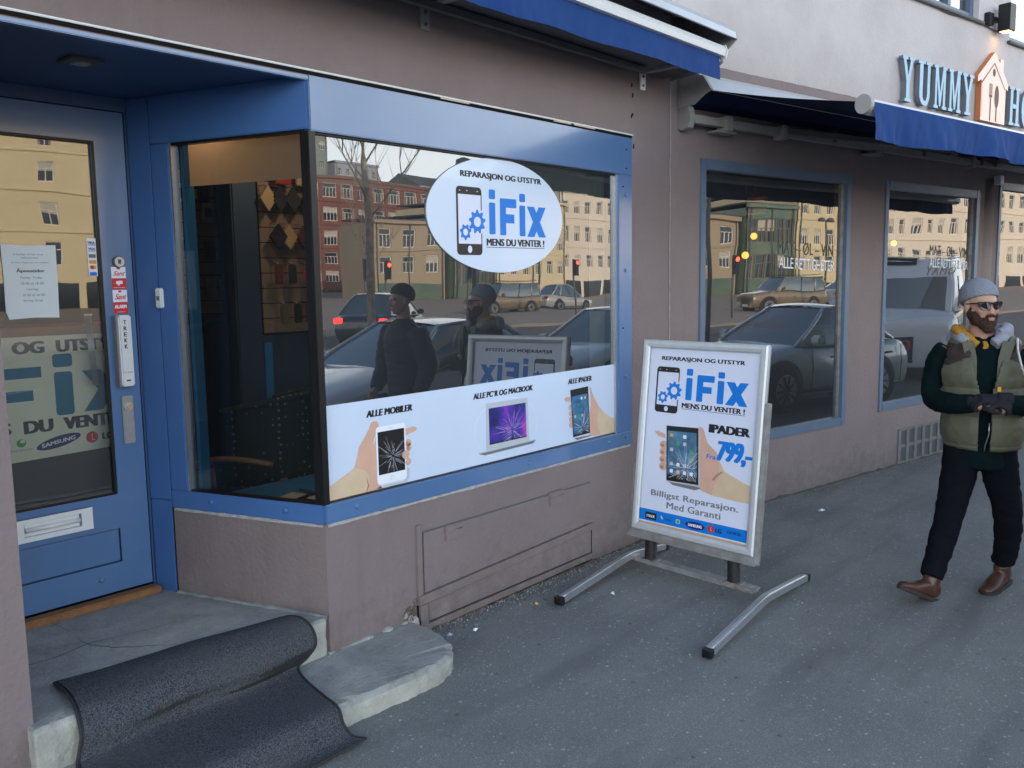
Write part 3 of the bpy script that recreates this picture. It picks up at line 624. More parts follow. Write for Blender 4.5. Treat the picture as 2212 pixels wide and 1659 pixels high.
# ------------------------------------------------------------------ restaurant building (wall B)
rest = thing('restaurant_building', 'two tone mauve and white restaurant building right of the wall joint', 'building')
mb = MB()
WINB = [(.31, .49, 2.15, 2.48), (2.70, .535, 4.42, 2.47), (4.87, .55, 7.4, 2.58)]
UPW = [(2.35, 4.02, 4.25, 5.9), (4.92, 3.94, 6.9, 5.9)]
wall_holes(mb, frB, [0.003, 9], [-.3, TOPZ], WINB+UPW, STUCCO2, thick=.14)
mb.box((8.99, -11, -.3), (9.0, -.145, TOPZ), STUCCO, 0, frB); mb.box((.3, -11.2, TOPZ), (9, -.01, TOPZ+.25), GREYDK, 0, frB); mb.box((.3, -11.2, -.3), (9, -11, TOPZ), STUCCO, 0, frB)
# rounded pillar
mb.tube([frB(4.66, -.07, -.1), frB(4.66, -.07, 2.60)], .195, STUCCO, 28, ry=.085, up=tuple(nB))
mb.build('wall', rest)
RINT = mat('dark_brown_interior', (.035, .022, .016), .8, .3, var=(3, .6, (.05, .03, .02)))
mb = MB(); q = [frB(.05, -4, .1), frB(8.8, -4, .1), frB(8.8, -4, 2.9), frB(.05, -4, 2.9), frB(.05, -.15, .1), frB(8.8, -.15, .1), frB(8.8, -.15, 2.9), frB(.05, -.15, 2.9)]
mb.add(q, [(0, 1, 2, 3), (0, 4, 5, 1), (3, 2, 6, 7), (4, 0, 3, 7), (1, 5, 6, 2)], RINT)
mb.box((.4, -1.6, .1), (8, -1.2, 1.15), mat('dark_bar_wood', (.06, .03, .018), .5), 0, frB); mb.build('interior_shell', rest)
for i, (x0, z0, x1, z1) in enumerate(WINB):
    W = thing('restaurant_window', None, None); W.parent = rest
    mb = MB(); t_ = .045; bo = .055
    for a, b in (((x0-.012, z0-.012), (x0+t_, z1+.012)), ((x1-t_-.01, z0-.012), (x1+.012, z1+.012)), ((x0+t_+.001, z0-.012), (x1-t_-.011, z0+bo)), ((x0+t_+.001, z1-.06), (x1-t_-.011, z1+.012))):
        mb.box((a[0], -.05, a[1]), (b[0], .012, b[1]), GREYBLUE, .004, frB)
    mb.box((x1-t_-.030, -.055, z0+bo), (x1-t_-.0105, -.015, z1-.06), ALUD, 0, frB)
    mb.build('frame', W)
    mb = MB(); mb.add([frB(x0+t_, -.03, z0+bo), frB(x1-t_, -.03, z0+bo), frB(x1-t_, -.03, z1-.06), frB(x0+t_, -.03, z1-.06)], [(0, 1, 2, 3)], GLASS); mb.build('pane', W)
for i, (x0, z0, x1, z1) in enumerate(UPW):
    W = thing('upper_window', None, None); W.parent = rest
    mb = MB(); t_ = .07
    for a, b in (((x0, z0), (x0+t_, z1)), ((x1-t_, z0), (x1, z1)), ((x0+t_+.001, z0), (x1-t_-.001, z0+.07)), ((x0+t_+.001, z1-.07), (x1-t_-.001, z1)), ((x1-.5, z0+.071), (x1-.44, z1-.071))): mb.box((a[0], -.12, a[1]), (b[0], -.05, b[1]), GREYBLUE, .004, frB)
    mb.box((x0-.05, -.05, z0-.03), (x1+.06, .035, z0-.003), GREYDK, .004, frB); mb.build('frame', W)
    mb = MB(); mb.add([frB(x0+t_, -.09, z0+.07), frB(x1-t_, -.09, z0+.07), frB(x1-t_, -.09, z1-.07), frB(x0+t_, -.09, z1-.07)], [(0, 1, 2, 3)], glass('upper_glass', 3.2) if 'ug' not in MATS else MATS['ug']); mb.build('pane', W)
    mb = MB(); mb.add([frB(x0+.02, -.13, z0+.05), frB(x1-.02, -.13, z0+.05), frB(x1-.02, -.13, z1-.05), frB(x0+.02, -.13, z1-.05)], [(0, 1, 2, 3)], RINT); mb.build('curtain', W)
# ventilation grille
GRILLE = mat('grille_grey', (.19, .18, .18), .7, .3, var=(20, .8, (.12, .115, .115)))
mb = MB()
xs = [3.10+i*.145 for i in range(7)]
for i, x in enumerate(xs):
    for z0, z1 in ((.185, .305), (.035, .150)): mb.box((x, 0, z0), (x+.085, .0025, z1), mat('slot_dark', (.06, .065, .075), .7), 0, frB)
for i, x in enumerate(xs+[xs[-1]+.145]): mb.box((x-.055, 0, .01), (x-.005, .010, .33), GRILLE, .003, frB)
for z in (.012, .158, .312): mb.box((3.045, 0, z), (4.12, .008, z+.018), GRILLE, .002, frB)
v = mb.build('ventilation_grille', rest)
mb = MB(); lump(mb, frB, .0, 7.5, -.006, .03, .06, mat('dirty_footing', (.12, .115, .11), .9, .2, var=(9, .8, (.07, .068, .066))), 12, 300); mb.build('footing', rest)
g = MB(); rg = random.Random(11)
for i in range(900):
    if rg.random() < .62: s_ = rg.uniform(.5, 2.7); p = frA(s_, .02+abs(rg.gauss(0, .07)), 0)
    elif rg.random() < .6: s_ = rg.uniform(.05, 4.2); p = frB(s_, .03+abs(rg.gauss(0, .09)), 0)
    else: p = Vector((rg.uniform(-.6, 4.5), rg.uniform(-2.4, -.5), 0))
    r_ = rg.uniform(.0015, .0055); z_ = gz(p.y)+.012*(p.y > -.15)+.004; m_ = rg.choice((RUBBLE, STONE, ASPH, STONE))
    v_ = [(p.x+r_*math.cos(k*2.09+i), p.y+r_*math.sin(k*2.09+i), z_-.004) for k in range(3)]+[(p.x, p.y, z_+r_)]
    g.add(v_, [(0, 1, 3), (1, 2, 3), (2, 0, 3)], m_)
g.build('grit')['kind'] = 'stuff'; bpy.data.objects['grit']['label'] = 'loose grit and crumbs scattered along the foot of the wall'; bpy.data.objects['grit']['category'] = 'grit'
# small sensor box under the awning and a cable along the ledge
mb = MB(); mb.box((4.72, .0, 2.555), (4.80, .07, 2.64), PLW, .006, frB); tag(mb.build('sensor_box'), 'small white sensor box on the wall under the navy awning', 'sensor')
mb = MB(); mb.tube([frB(2.0+i*.12, .012, 3.995+.012*math.sin(i*.8)-.0*i) for i in range(24)], .006, GREYDK, 6); mb.build('cable', rest)
# ------------------------------------------------------------------ stone steps
def rough_block(mb, poly, z0, z1, m_top, m_side, seed, rnd=.02, amp=.006, sub=.012):
    """irregular stone slab: outline poly (x,y) counter-clockwise, worn top edge"""
    pts = []
    n = len(poly)
    for i in range(n):
        a = Vector(poly[i]); b = Vector(poly[(i+1) % n]); k = max(1, int((b-a).length/sub))
        for j in range(k): pts.append(a.lerp(b, j/k))
    N = len(pts); cx = sum((p.x for p in pts))/N; cy = sum((p.y for p in pts))/N
    rings = [(0, z0), (0, z0+(z1-z0)*.2), (0, z0+(z1-z0)*.35), (.002, z0+(z1-z0)*.5), (0, z0+(z1-z0)*.7), (0, z1-rnd), (rnd*.3, z1-rnd*.35), (rnd, z1)]
    vs = []
    nr = []
    for i in range(N):
        t = (pts[(i+1) % N]-pts[i-1]).normalized(); nr.append(Vector((t.y, -t.x)))
    for (ins, z) in rings:
        for i, p in enumerate(pts):
            d = amp*noise.noise(Vector((p.x*9, p.y*9, z*14+seed)))+amp*.8*noise.noise(Vector((p.x*22, p.y*22, z*26+seed)))+amp*.6*noise.noise(Vector((p.x*47, p.y*47, z*60+seed)))
            chip = max(0, noise.noise(Vector((p.x*13, p.y*13, seed*3.1)))-.18)*amp*9*(1 if z > z1-rnd*1.5 else .25)
            q = p-nr[i]*(ins+chip)+nr[i]*d; vs.append(Vector((q.x, q.y, z+d*.5-chip*.55*(z > z1-rnd*1.5))))
    M_ = len(rings); fs = [[r*N+i, r*N+(i+1) % N, (r+1)*N+(i+1) % N, (r+1)*N+i] for r in range(M_-1) for i in range(N)]
    side = [f for f in fs if f[0] < N*5]; top = [f for f in fs if f[0] >= N*5]
    o = len(mb.v); mb.add(vs, side, m_side, True)
    mb.f += [[o+k for k in f] for f in top]; mb.m += [mb.mi(m_top)]*len(top); mb.sm += [True]*len(top)
    # top surface as grid of rings toward the centre
    base = vs[(M_-1)*N:]; prev = base; vs2 = list(base); fs2 = []
    for k in range(1, 7):
        q = k/7
        for p in base:
            P = Vector((p.x+(cx-p.x)*q, p.y+(cy-p.y)*q, z1)); P.z += amp*.6*noise.noise(Vector((P.x*4, P.y*4, seed))); vs2.append(P)
        for i in range(N): fs2.append([(k-1)*N+i, (k-1)*N+(i+1) % N, k*N+(i+1) % N, k*N+i])
    vs2.append(Vector((cx, cy, z1))); c = len(vs2)-1
    for i in range(N): fs2.append([6*N+i, 6*N+(i+1) % N, c])
    mb.add(vs2, fs2, m_top, True)
CRACK = mat('step_crack', (.07, .068, .06), .95, .1)
steps = thing('entrance_steps', 'two worn granite steps in front of the blue door, partly under the mat', 'steps', (-.6, 0, 0))
mb = MB(); rough_block(mb, [(-1.23, -.055), (-.90, -.042), (-.5, -.030), (-.02, -.004), (-.03, .10), (-.26, .80), (-.31, 1.0), (-1.23, 1.0)], .085, .2525, STONE, STONEL, 1, .012, .0045)
for pts_ in ([(-1.2, .52), (-.95, .50), (-.80, .53), (-.62, .49), (-.45, .47)], [(-.83, .95), (-.80, .74), (-.81, .54), (-.74, .40), (-.62, .28), (-.55, .20)]):
    cp = [Vector((x+.01*noise.noise(Vector((x*30, y*30, 0))), y+.01*noise.noise(Vector((y*30, x*30, 4))), .2521)) for x, y in [ptint(pts_, k/30) for k in range(31)]]; mb.tube(cp, .0014, CRACK, 4)
mb.v = [(x+.6, y, z) for x, y, z in mb.v]; mb.build('upper_slab', steps)
mb = MB(); rough_block(mb, [(-1.6, -.42), (-1.0, -.425), (-.3, -.43), (.22, -.455), (.33, -.42), (.41, -.34), (.462, -.22), (.475, -.11), (.46, -.02), (.42, .09), (-.02, .10), (-1.6, .10)], -.06, .088, STONE, STONEL, 4, .020, .008); mb.v = [(x+.6, y, z) for x, y, z in mb.v]; mb.build('lower_slab', steps)

# ------------------------------------------------------------------ the mat over the steps
MLEFT = [(-1.050, .245, .262), (-1.060, .14, .272), (-1.072, .05, .275), (-1.088, -.04, .262), (-1.10, -.095, .205), (-1.115, -.10, .15), (-1.13, -.12, .118), (-1.15, -.22, .106), (-1.17, -.36, .106), (-1.18, -.455, .095), (-1.18, -.485, .045), (-1.18, -.52, .012), (-1.18, -.62, .008)]
MRIGHT = [(-.172, .118, .272), (-.158, .055, .292), (-.145, -.015, .292), (-.142, -.075, .262), (-.150, -.105, .205), (-.178, -.085, .150), (-.215, -.075, .118), (-.245, -.16, .104), (-.285, -.34, .106), (-.300, -.450, .098), (-.308, -.490, .05), (-.300, -.53, .014), (-.275, -.575, .010)]
def carpet_extra(t, b, g):
    P = g.outputs['Position']
    n = nd(t, 'ShaderNodeTexNoise'); n.inputs['Scale'].default_value = 210; n.inputs['Detail'].default_value = 3; t.links.new(P, n.inputs['Vector'])
    cr = nd(t, 'ShaderNodeValToRGB'); e = cr.color_ramp; e.elements[0].position = .36; e.elements[0].color = (.026, .029, .034, 1); e.elements[1].position = .66; e.elements[1].color = (.115, .124, .140, 1)
    t.links.new(n.outputs[0], cr.inputs[0])
    n2 = nd(t, 'ShaderNodeTexNoise'); n2.inputs['Scale'].default_value = 4.5; n2.inputs['Detail'].default_value = 8; t.links.new(P, n2.inputs['Vector'])
    r = nd(t, 'ShaderNodeMapRange'); r.inputs[1].default_value = .45; r.inputs[2].default_value = .72; r.inputs[4].default_value = .7; t.links.new(n2.outputs[0], r.inputs[0])
    mx = nd(t, 'ShaderNodeMix', data_type='RGBA'); t.links.new(r.outputs[0], mx.inputs[0]); t.links.new(cr.outputs[0], mx.inputs[6]); mx.inputs[7].default_value = (.075, .078, .082, 1)
    t.links.new(mx.outputs[2], b.inputs['Base Color'])
    bp = nd(t, 'ShaderNodeBump'); bp.inputs['Strength'].default_value = 1; bp.inputs['Distance'].default_value = .006; t.links.new(n.outputs[0], bp.inputs['Height']); t.links.new(bp.outputs[0], b.inputs['Normal'])
CARP = mat('charcoal_carpet', (.045, .05, .06), .95, .15, extra=carpet_extra)
RUB = mat('mat_rubber_edge', (.030, .031, .034), .7, .3, bump=(80, .3, 3))
def matpt(a, b):
    L = Vector(ptint(MLEFT, a)); R_ = Vector(ptint(MRIGHT, a)); p = L.lerp(R_, b)
    p.z += .007*noise.noise(Vector((b*3.2, a*5, 2)))*math.sin(math.pi*min(1, b*1.2)); p.y += .012*noise.noise(Vector((b*2.6, a*4, 9)))
    if .28 < a < .55: p.y += -.015*math.sin((a-.28)/.27*math.pi)*math.sin(b*9+1)
    return p
doormat = thing('doormat', 'charcoal carpet mat slumped over the granite entrance steps', 'mat', (-.6, -.2, 0))
off = Vector((.6, .2, 0))
mb = MB()
def pile(a, b):
    p = matpt(a, .012+b*.976); return p+off+Vector((0, -.001, .0035))+Vector((0, 0, .0022))*noise.noise(p*120)
mb.grid(pile, 230, 300, CARP)
mb.build('pile', doormat)
mb = MB(); mb.grid(lambda a, b: matpt(a, b)+off, 90, 60, RUB); mb.grid(lambda a, b: matpt(a, 1-b)+off-Vector((0, -.004, .006)), 90, 60, RUB)
for b0 in (0, 1): mb.tube([matpt(k/90, b0)+off-Vector((0, 0, .001)) for k in range(91)], .0055, RUB, 6)
mb.tube([matpt(0, k/40)+off for k in range(41)], .005, RUB, 6); mb.tube([matpt(1, k/40)+off for k in range(41)], .005, RUB, 6)
mb.build('backing', doormat)

# ------------------------------------------------------------------ printed artwork shared by the signs
def phone_icon(a, x0, z0, x1, z1, l=2):
    w_, h_ = x1-x0, z1-z0
    a.rect(x0, z0, x1, z1, INKB, l, w_*.12); a.rect(x0+w_*.07, z0+h_*.165, x1-w_*.04, z1-h_*.115, SHEETW, l+1)
    a.ell((x0+w_*.5, z0+h_*.085), w_*.085, h_*.055, SHEETW, l+1, 20)
    for k, q in enumerate((.14, .42, .83)): a.ell((x0+w_*q, z1-h_*.06), w_*.03, h_*.008, INKLG, l+1, 8)
def ifix(a, l=2, T=lambda p: p, m=None):
    """heavy rounded lettering drawn as shapes; T maps oval coordinates to the sheet"""
    m = m or INKBL
    def rr(x0, z0, x1, z1, r=.008):
        pts = []
        for cx, cy, q in ((x1-r, z1-r, 0), (x0+r, z1-r, 90), (x0+r, z0+r, 180), (x1-r, z0+r, 270)):
            for k in range(5): t = rad(q+k*22.5); pts.append(T((cx+r*math.cos(t), cy+r*math.sin(t))))
        a.poly(pts, m, l)
    rr(1.092, 2.112, 1.139, 2.160); rr(1.092, 1.936, 1.139, 2.095)
    rr(1.174, 1.933, 1.221, 2.121, .006); a.poly([T(p) for p in ((1.20, 2.075), (1.303, 2.075), (1.303, 2.121), (1.20, 2.121))], m, l+.3); a.poly([T(p) for p in ((1.20, 1.996), (1.286, 1.996), (1.286, 2.042), (1.20, 2.042))], m, l+.6)
    rr(1.327, 2.110, 1.374, 2.153); rr(1.327, 1.932, 1.374, 2.092)
    a.poly([T(p) for p in ((1.388, 2.090), (1.448, 2.090), (1.546, 1.930), (1.486, 1.930))], m, l); a.poly([T(p) for p in ((1.486, 2.090), (1.545, 2.090), (1.448, 1.930), (1.388, 1.930))], m, l+.4)
def logo(a, T, l=2):
    def box(x0, z0, x1, z1): p = T((x0, z0)); q = T((x1, z1)); return p[0], p[1], q[0], q[1]
    phone_icon(a, *box(.857, 1.829, 1.038, 2.163), l)
    for c, r in (((1.003, 1.994), .060), ((.917, 1.941), .040)):
        p = T(c); rr = abs(T((c[0]+r, 0))[0]-p[0]); a.ell(p, rr*1.08, rr*1.08, SHEETW, l+2, 24); a.gear(p, rr, INKBL, l+3, 9 if r > .05 else 7, .42, SHEETW)
    ifix(a, l, T)
    a.text('REPARASJON OG UTSTYR', *box(.888, 2.203, 1.510, 2.240), INKB, l, .022, 1.02); a.text('MENS DU VENTER !', *box(1.069, 1.878, 1.532, 1.914), INKB, l, .024)
    a.rect(*box(1.069, 1.8685, 1.533, 1.8715), INKB, l)
def cracks(a, c, n, r, m, l, seed, box, wd=.0012):
    rnd = random.Random(seed); x0, z0, x1, z1 = box
    for i in range(n):
        q = rnd.uniform(0, 6.28); r0 = rnd.uniform(.02, .4)*r; r1 = r0+rnd.uniform(.1, .7)*r
        p = [(c[0]+r0*math.cos(q), c[1]+r0*math.sin(q)), (c[0]+r1*math.cos(q+rnd.uniform(-.12, .12)), c[1]+r1*math.sin(q+rnd.uniform(-.12, .12)))]
        p = [(min(max(x, x0), x1), min(max(z, z0), z1)) for x, z in p]
        a.line(p, wd*rnd.uniform(.5, 1.4), m, l)
# oval sign
a = Art(frA(0, -.0215, 0), (1, 0, 0), (0, 0, 1), .0068)
n_ = 96; oc = (1.1755, 2.030); orx, orz = .517, .288
ov = [(oc[0]+orx*math.cos(2*math.pi*k/n_), oc[1]+orz*math.sin(2*math.pi*k/n_)) for k in range(n_)]
a.poly(ov, SHEET, 0)
a.mb.add([frA(x, -.0205, z) for x, z in ov]+[frA(x, -.0147, z) for x, z in ov], [[i, (i+1) % n_, n_+(i+1) % n_, n_+i] for i in range(n_)], INKLG)
logo(a, lambda p: p)
oval = a.build('oval_sign'); tag(oval, 'white oval repair sign with phone and gears on the big shop pane', 'sign')
# long strip of pictures along the foot of the pane
a = Art(frA(0, -.0195, 0), (1, 0, 0), (0, 0, 1), .0012)
a.poly([(.026, .7585), (2.205, .7585), (2.205, 1.180), (.026, 1.176)], SHEET, 0)
a.text('ALLE MOBILER', .258, 1.097, .537, 1.128, INKB, 2, .028, 1, .004); a.text("ALLE PC`R OG MACBOOK", .950, 1.101, 1.422, 1.131, INKB, 2, .026, 1, .004); a.text('ALLE IPADER', 1.735, 1.102, 1.966, 1.132, INKB, 2, .026, 1, .004)
# left picture: forearm, hand, white phone
a.poly([(.026, .765), (.026, .812), (.075, .836), (.13, .858), (.182, .884), (.20, .93), (.212, .972), (.245, 1.01), (.272, 1.045), (.284, 1.07), (.300, 1.076), (.318, 1.074), (.328, 1.062), (.334, 1.04), (.334, .76), (.30, .759), (.2, .7587), (.026, .7587)], SKINP, 1)
a.poly([(.026, .7587), (.026, .812), (.075, .836), (.13, .858), (.182, .884), (.235, .862), (.262, .83), (.262, .79), (.235, .7587)], SKINP2, 2)
a.poly([(.247, .83), (.256, .81), (.262, .785), (.25, .762), (.244, .762), (.254, .79), (.250, .812)], SKINP3, 3)
a.poly([(.292, .965), (.305, .985), (.318, 1.03), (.322, 1.05), (.312, 1.02), (.298, .99)], SHEET, 3)
a.poly([(.30, .765), (.36, .772), (.47, .768), (.485, .79), (.484, .84), (.51, .82), (.508, .78), (.49, .759), (.33, .7588)], INKLG, 1)
a.rect(.310, .777, .489, 1.046, INKW, 4, .016); a.rect(.3105, .7775, .4885, 1.0455, INKLG, 3, .017)
a.rect(.320, .822, .480, 1.022, INKB, 5); a.ell((.400, .7985), .011, .011, INKLG, 5, 20); a.ell((.400, .7985), .009, .009, INKW, 6, 20); a.rect(.382, 1.031, .412, 1.0335, INKLG, 5)
cracks(a, (.405, .90), 52, .11, INKLG, 6, 4, (.322, .824, .478, 1.02), .0016)
a.poly([(.490, 1.016), (.54, 1.020), (.560, 1.013), (.562, 1.004), (.548, .997), (.49, .983)], SKINP, 3)
for (x, z, rx, rz) in ((.503, .948, .020, .017), (.508, .925, .017, .02), (.486, .893, .023, .020), (.499, .858, .021, .019)): a.ell((x, z), rx, rz, SKINP, 6 if x < .49 else 3, 20); a.ell((x-.004, z-.004), rx*.55, rz*.55, SKINP3 if x > .5 else SKINP, 7 if x < .49 else 4, 14)
# laptop
a.ell((1.205, .925), .252, .158, INKW, 1, 64)
a.ell((1.205, .925), .250, .156, SHEET, 2, 64)
a.poly([(1.040, .822), (1.388, .818), (1.375, 1.062), (1.368, 1.066), (1.052, 1.070), (1.043, 1.064)], INKLG, 3)
a.poly([(1.066, .850), (1.364, .850), (1.358, 1.040), (1.064, 1.042)], GALAXY, 4); a.poly([(.987, .820), (1.438, .826), (1.438, .818), (1.415, .806), (1.03, .801), (.99, .812)], INKGREY, 5); a.poly([(.988, .821), (1.438, .827), (1.436, .821), (.99, .815)], INKLG, 6)
cracks(a, (1.25, .905), 60, .17, INKLG, 6, 9, (1.068, .853, 1.36, 1.036), .0014)
a.rect(1.066, .850, 1.364, .858, INKB, 5)
# tablet in a hand
a.poly([(1.945, 1.069), (1.957, 1.062), (1.975, 1.02), (2.0, .985), (2.035, .94), (2.09, .895), (2.15, .862), (2.205, .840), (2.205, .7587), (1.98, .765), (1.93, .79), (1.94, .9), (1.955, .96)], SKINP, 1)
a.poly([(2.035, .925), (2.09, .895), (2.15, .862), (2.205, .840), (2.205, .7588), (2.06, .763), (2.03, .80), (2.02, .86)], SKINP2, 2)
a.poly([(1.79, .78), (1.95, .776), (1.97, .77), (1.82, .764)], INKGREY, 1)
a.poly([(1.757, 1.066), (1.929, 1.072), (1.946, .790), (1.781, .786)], INKB, 4)
a.poly([(1.765, 1.045), (1.922, 1.050), (1.937, .812), (1.785, .806)], TABSCR, 5)
a.poly([(1.765, 1.047), (1.922, 1.052), (1.921, 1.030), (1.767, 1.026)], INKB, 5.5)
a.poly([(1.699, 1.018), (1.712, 1.030), (1.757, 1.026), (1.760, .998), (1.715, 1.004)], SKINP, 3)
for z in (.965, .93, .895, .862): a.ell((1.760+(.965-z)*.06, z), .021, .017, SKINP, 3, 18)
rnd = random.Random(3)
for i in range(4):
    for j in range(5): a.rect(1.787+i*.034+j*.002, 1.00-j*.034, 1.803+i*.034+j*.002, 1.016-j*.034, rnd.choice((INKLG, INKW, INKGREY, INKOR, INKBL, INKGR)), 6, .004) if rnd.random() < .62 else None
cracks(a, (1.87, .835), 46, .13, INKW, 7, 11, (1.79, .80, 1.935, 1.03), .0013)
strip = a.build('picture_strip'); tag(strip, 'long white picture strip of broken devices along the foot of the big pane', 'sign')

# ------------------------------------------------------------------ swinging pavement sign
PA = Vector((1.985, -.367, 0)); PT = Vector((1.935-1.985, -.922+.367, 0)).normalized(); PB = Vector((-PT.y, PT.x, 0))
if PB.x < 0: PB = -PB
th = rad(6.2); PU = (PB*math.sin(th)+Vector((0, 0, 1))*math.cos(th)).normalized(); PN = PT.cross(PU)
if PN.x > 0: PN = -PN
VS = 1/math.cos(th)
ps = thing('pavement_sign', 'aluminium framed poster on a spring foot stand on the pavement', 'sign', (0, 0, 0))
def frP(u, e, v): return PA+Vector((0, 0, .2))+PT*u+PU*((v-.2)*VS)+PN*e
mb = MB()
U0, U1, V0, V1 = -.150, .706, .200, 1.348
def framebar(mb, p0, p1, wd, inw, m):
    """snap frame bar with a rounded face: p0->p1 outer edge, inw = inward direction"""
    prof = [(0, -.012), (0, .010), (.008, .018), (wd*.55, .019), (wd-.006, .014), (wd, .008), (wd, .0035)]
    d = ((p1[0]-p0[0]), (p1[1]-p0[1])); L = math.hypot(*d); d = (d[0]/L, d[1]/L)
    vs = []
    for (p, s_) in ((p0, 1), (p1, -1)):
        for (q, e) in prof: vs.append(frP(p[0]+inw[0]*q+d[0]*q*s_, e, p[1]+inw[1]*q+d[1]*q*s_))
    n = len(prof); mb.add(vs, [[i, i+1, n+i+1, n+i] for i in range(n-1)], m)
WD = .046
ALUF = mat('anodised_frame', (.60, .62, .64), .38, .5, .35, var=(30, .5, (.50, .52, .53)), bump=(120, .05, 2))
framebar(mb, (U0+.03, V1), (U1-.02, V1), WD, (0, -1), ALUF); framebar(mb, (U0+.03, V0+.045), (U0+.03, V1), WD, (1, 0), ALUF)
framebar(mb, (U1-.02, V0+.045), (U1-.02, V1), WD, (-1, 0), ALUF); framebar(mb, (U0+.03, V0+.045), (U1-.02, V0+.045), WD, (0, 1), ALUF)
mb.build('snap_frame', ps)
mb = MB()
mb.box((U0+.035, -.030, V0+.05), (U1-.025, -.010, V1-.004), GREYM, 0, frP)
mb.box((U0+.01, -.034, V0+.03), (U0+.029, .006, V0+.42), ALUD, .004, frP); mb.box((U1-.019, -.034, V0+.02), (U1+.002, .006, V1-.30), ALUD, .004, frP)
mb.box((U0, -.036, V0), (U1, .024, V0+.016), ALUD, .003, frP); mb.prism([(U0, V0+.016), (U1, V0+.016), (U1-.012, V0+.044), (U0+.02, V0+.044)], -.02, .012, frP, ALUD)
mb.build('back_frame', ps)
a = Art(frP(0, -.006, .2)-PU*.2*VS, PT, PU*1, .0012)
if a.n.dot(PN) < 0: a.n = -a.n
def q(u, v): return (u, v*VS)
class PArt:
    pass
_oP = a.P
a.P = lambda u, v, l=0: _oP(u, .2*VS+(v-.2)*VS, l)
a.rect(-.112, .282, .662, 1.318, CREAMP, 0)
a.poly([(-.108, 1.306), (.640, 1.304), (.653, .800), (.655, .298), (.2, .300), (-.100, .298), (-.106, .8)], SHEETW, 1)
def TP(p): return (-.022+(p[0]-.857)*(.580+.022)/(1.546-.857), .9375+(p[1]-1.829)*.778)
logo(a, TP, 2)
a.rect(-.106, .306, .654, .372, INKBL, 2)
a.rect(-.035, .316, .044, .355, INKB, 3); a.text('ITREK', -.025, .327, .034, .342, INKW, 4, .01)
a.poly([(.072, .345), (.082, .352), (.086, .338), (.094, .336), (.084, .330), (.078, .336)], INKLG, 3); a.text('Telink', .098, .328, .150, .344, INKNAVY, 3)
a.rect(.180, .326, .208, .350, INKLG, 3, .004); a.ell((.194, .338), .011, .009, INKGR, 4, 20)
a.ell((.308, .336), .064, .021, INKNAVY, 3, 32); a.text('SAMSUNG', .262, .328, .354, .344, INKW, 4, .02)
a.ell((.412, .338), .021, .021, INKRED, 3, 24); a.text('LG', .440, .326, .480, .349, INKNAVY, 3, .03); a.line([(.412, .348), (.412, .330), (.420, .330)], .0025, INKW, 4)
a.text('NOKIA', .515, .336, .600, .351, INKNAVY, 3, .02)
a.text('Billigst Reparasjon.', -.006, .446, .572, .490, INKGREY, 2, .012, 1.05); a.text('Med Garanti', .108, .398, .466, .436, INKGREY, 2, .012, 1.05)
a.text('IPADER', .352, .860, .609, .905, INKB, 3, .035, 1, .0); a.text('799,-', .408, .700, .628, .822, INKBL, 6, .018, .98, .012); a.text('Fra', .350, .716, .408, .742, INKBL, 6, .012, 1, .005)
# hand holding a cracked tablet
a.poly([(.285, .877), (.300, .884), (.318, .874), (.335, .835), (.352, .80), (.385, .775), (.412, .757), (.440, .705), (.470, .660), (.54, .635), (.60, .615), (.653, .600), (.653, .515), (.56, .513), (.48, .517), (.40, .521), (.34, .533), (.30, .55)], SKINP, 2)
a.poly([(.430, .722), (.470, .660), (.54, .635), (.60, .615), (.653, .600), (.653, .515), (.56, .513), (.48, .517), (.405, .524), (.41, .575), (.44, .625)], SKINP2, 3)
a.poly([(.405, .60), (.425, .625), (.462, .655), (.455, .66), (.42, .635), (.395, .605)], SKINP3, 4)
a.poly([(-.010, .822), (.01, .830), (.066, .815), (.070, .792), (.02, .80)], SKINP, 3)
for v_ in (.755, .715, .672, .632): a.ell((.060+(.755-v_)*.05, v_), .028, .023, SKINP, 3, 18); a.ell((.052+(.755-v_)*.05, v_-.005), .012, .010, SKINP3, 4, 12)
a.poly([(.10, .556), (.30, .553), (.33, .545), (.29, .530), (.14, .536)], INKGREY, 2)
a.poly([(.070, .866), (.291, .875), (.322, .560), (.316, .552), (.098, .550), (.094, .556)], INKLG, 4); a.poly([(.071, .865), (.286, .873), (.312, .562), (.096, .556)], INKB, 5)
a.poly([(.082, .838), (.276, .845), (.300, .600), (.100, .594)], TABSCR, 6)
for i in range(4):
    for j in range(6):
        if rnd.random() < .8: a.rect(.100+i*.045+j*.003, .805-j*.040, .122+i*.045+j*.003, .825-j*.040, rnd.choice((INKLG, INKLG, INKW, INKOR, INKBL, INKGR, INKGREY)), 7, .005)
cracks(a, (.225, .64), 80, .16, INKW, 8, 21, (.10, .575, .295, .84), .0013)
a.build('poster', ps)
mb = MB()
SPR = [(frP(.015, -.01, V0), Vector((2.000, -.375, .085))), (frP(.565, -.01, V0), Vector((1.950, -.93, .085)))]
for top, bot in SPR:
    m_ = MB(); pts = []; turns = 13
    for k in range(turns*14+1):
        t_ = k/(turns*14); c = bot.lerp(top, t_); an = 2*math.pi*turns*t_; pts.append(c+Vector((.031*math.cos(an), .031*math.sin(an), 0)))
    m_.tube(pts, .0056, mat('dark_spring_steel', (.03, .03, .032), .45, .5, .4), 6, smooth=True); m_.tube([bot-Vector((0, 0, .01)), top], .026, mat('rusty_dark_core', (.012, .011, .010), .8), 10); m_.build('spring', ps)
mb = MB(); e0 = Vector((2.035, -.205, .062)); e1 = Vector((1.945, -1.055, .062))
mb.tube([e0, e1], .030, ALUD, up=(0, 0, 1), square=True, ry=.014)
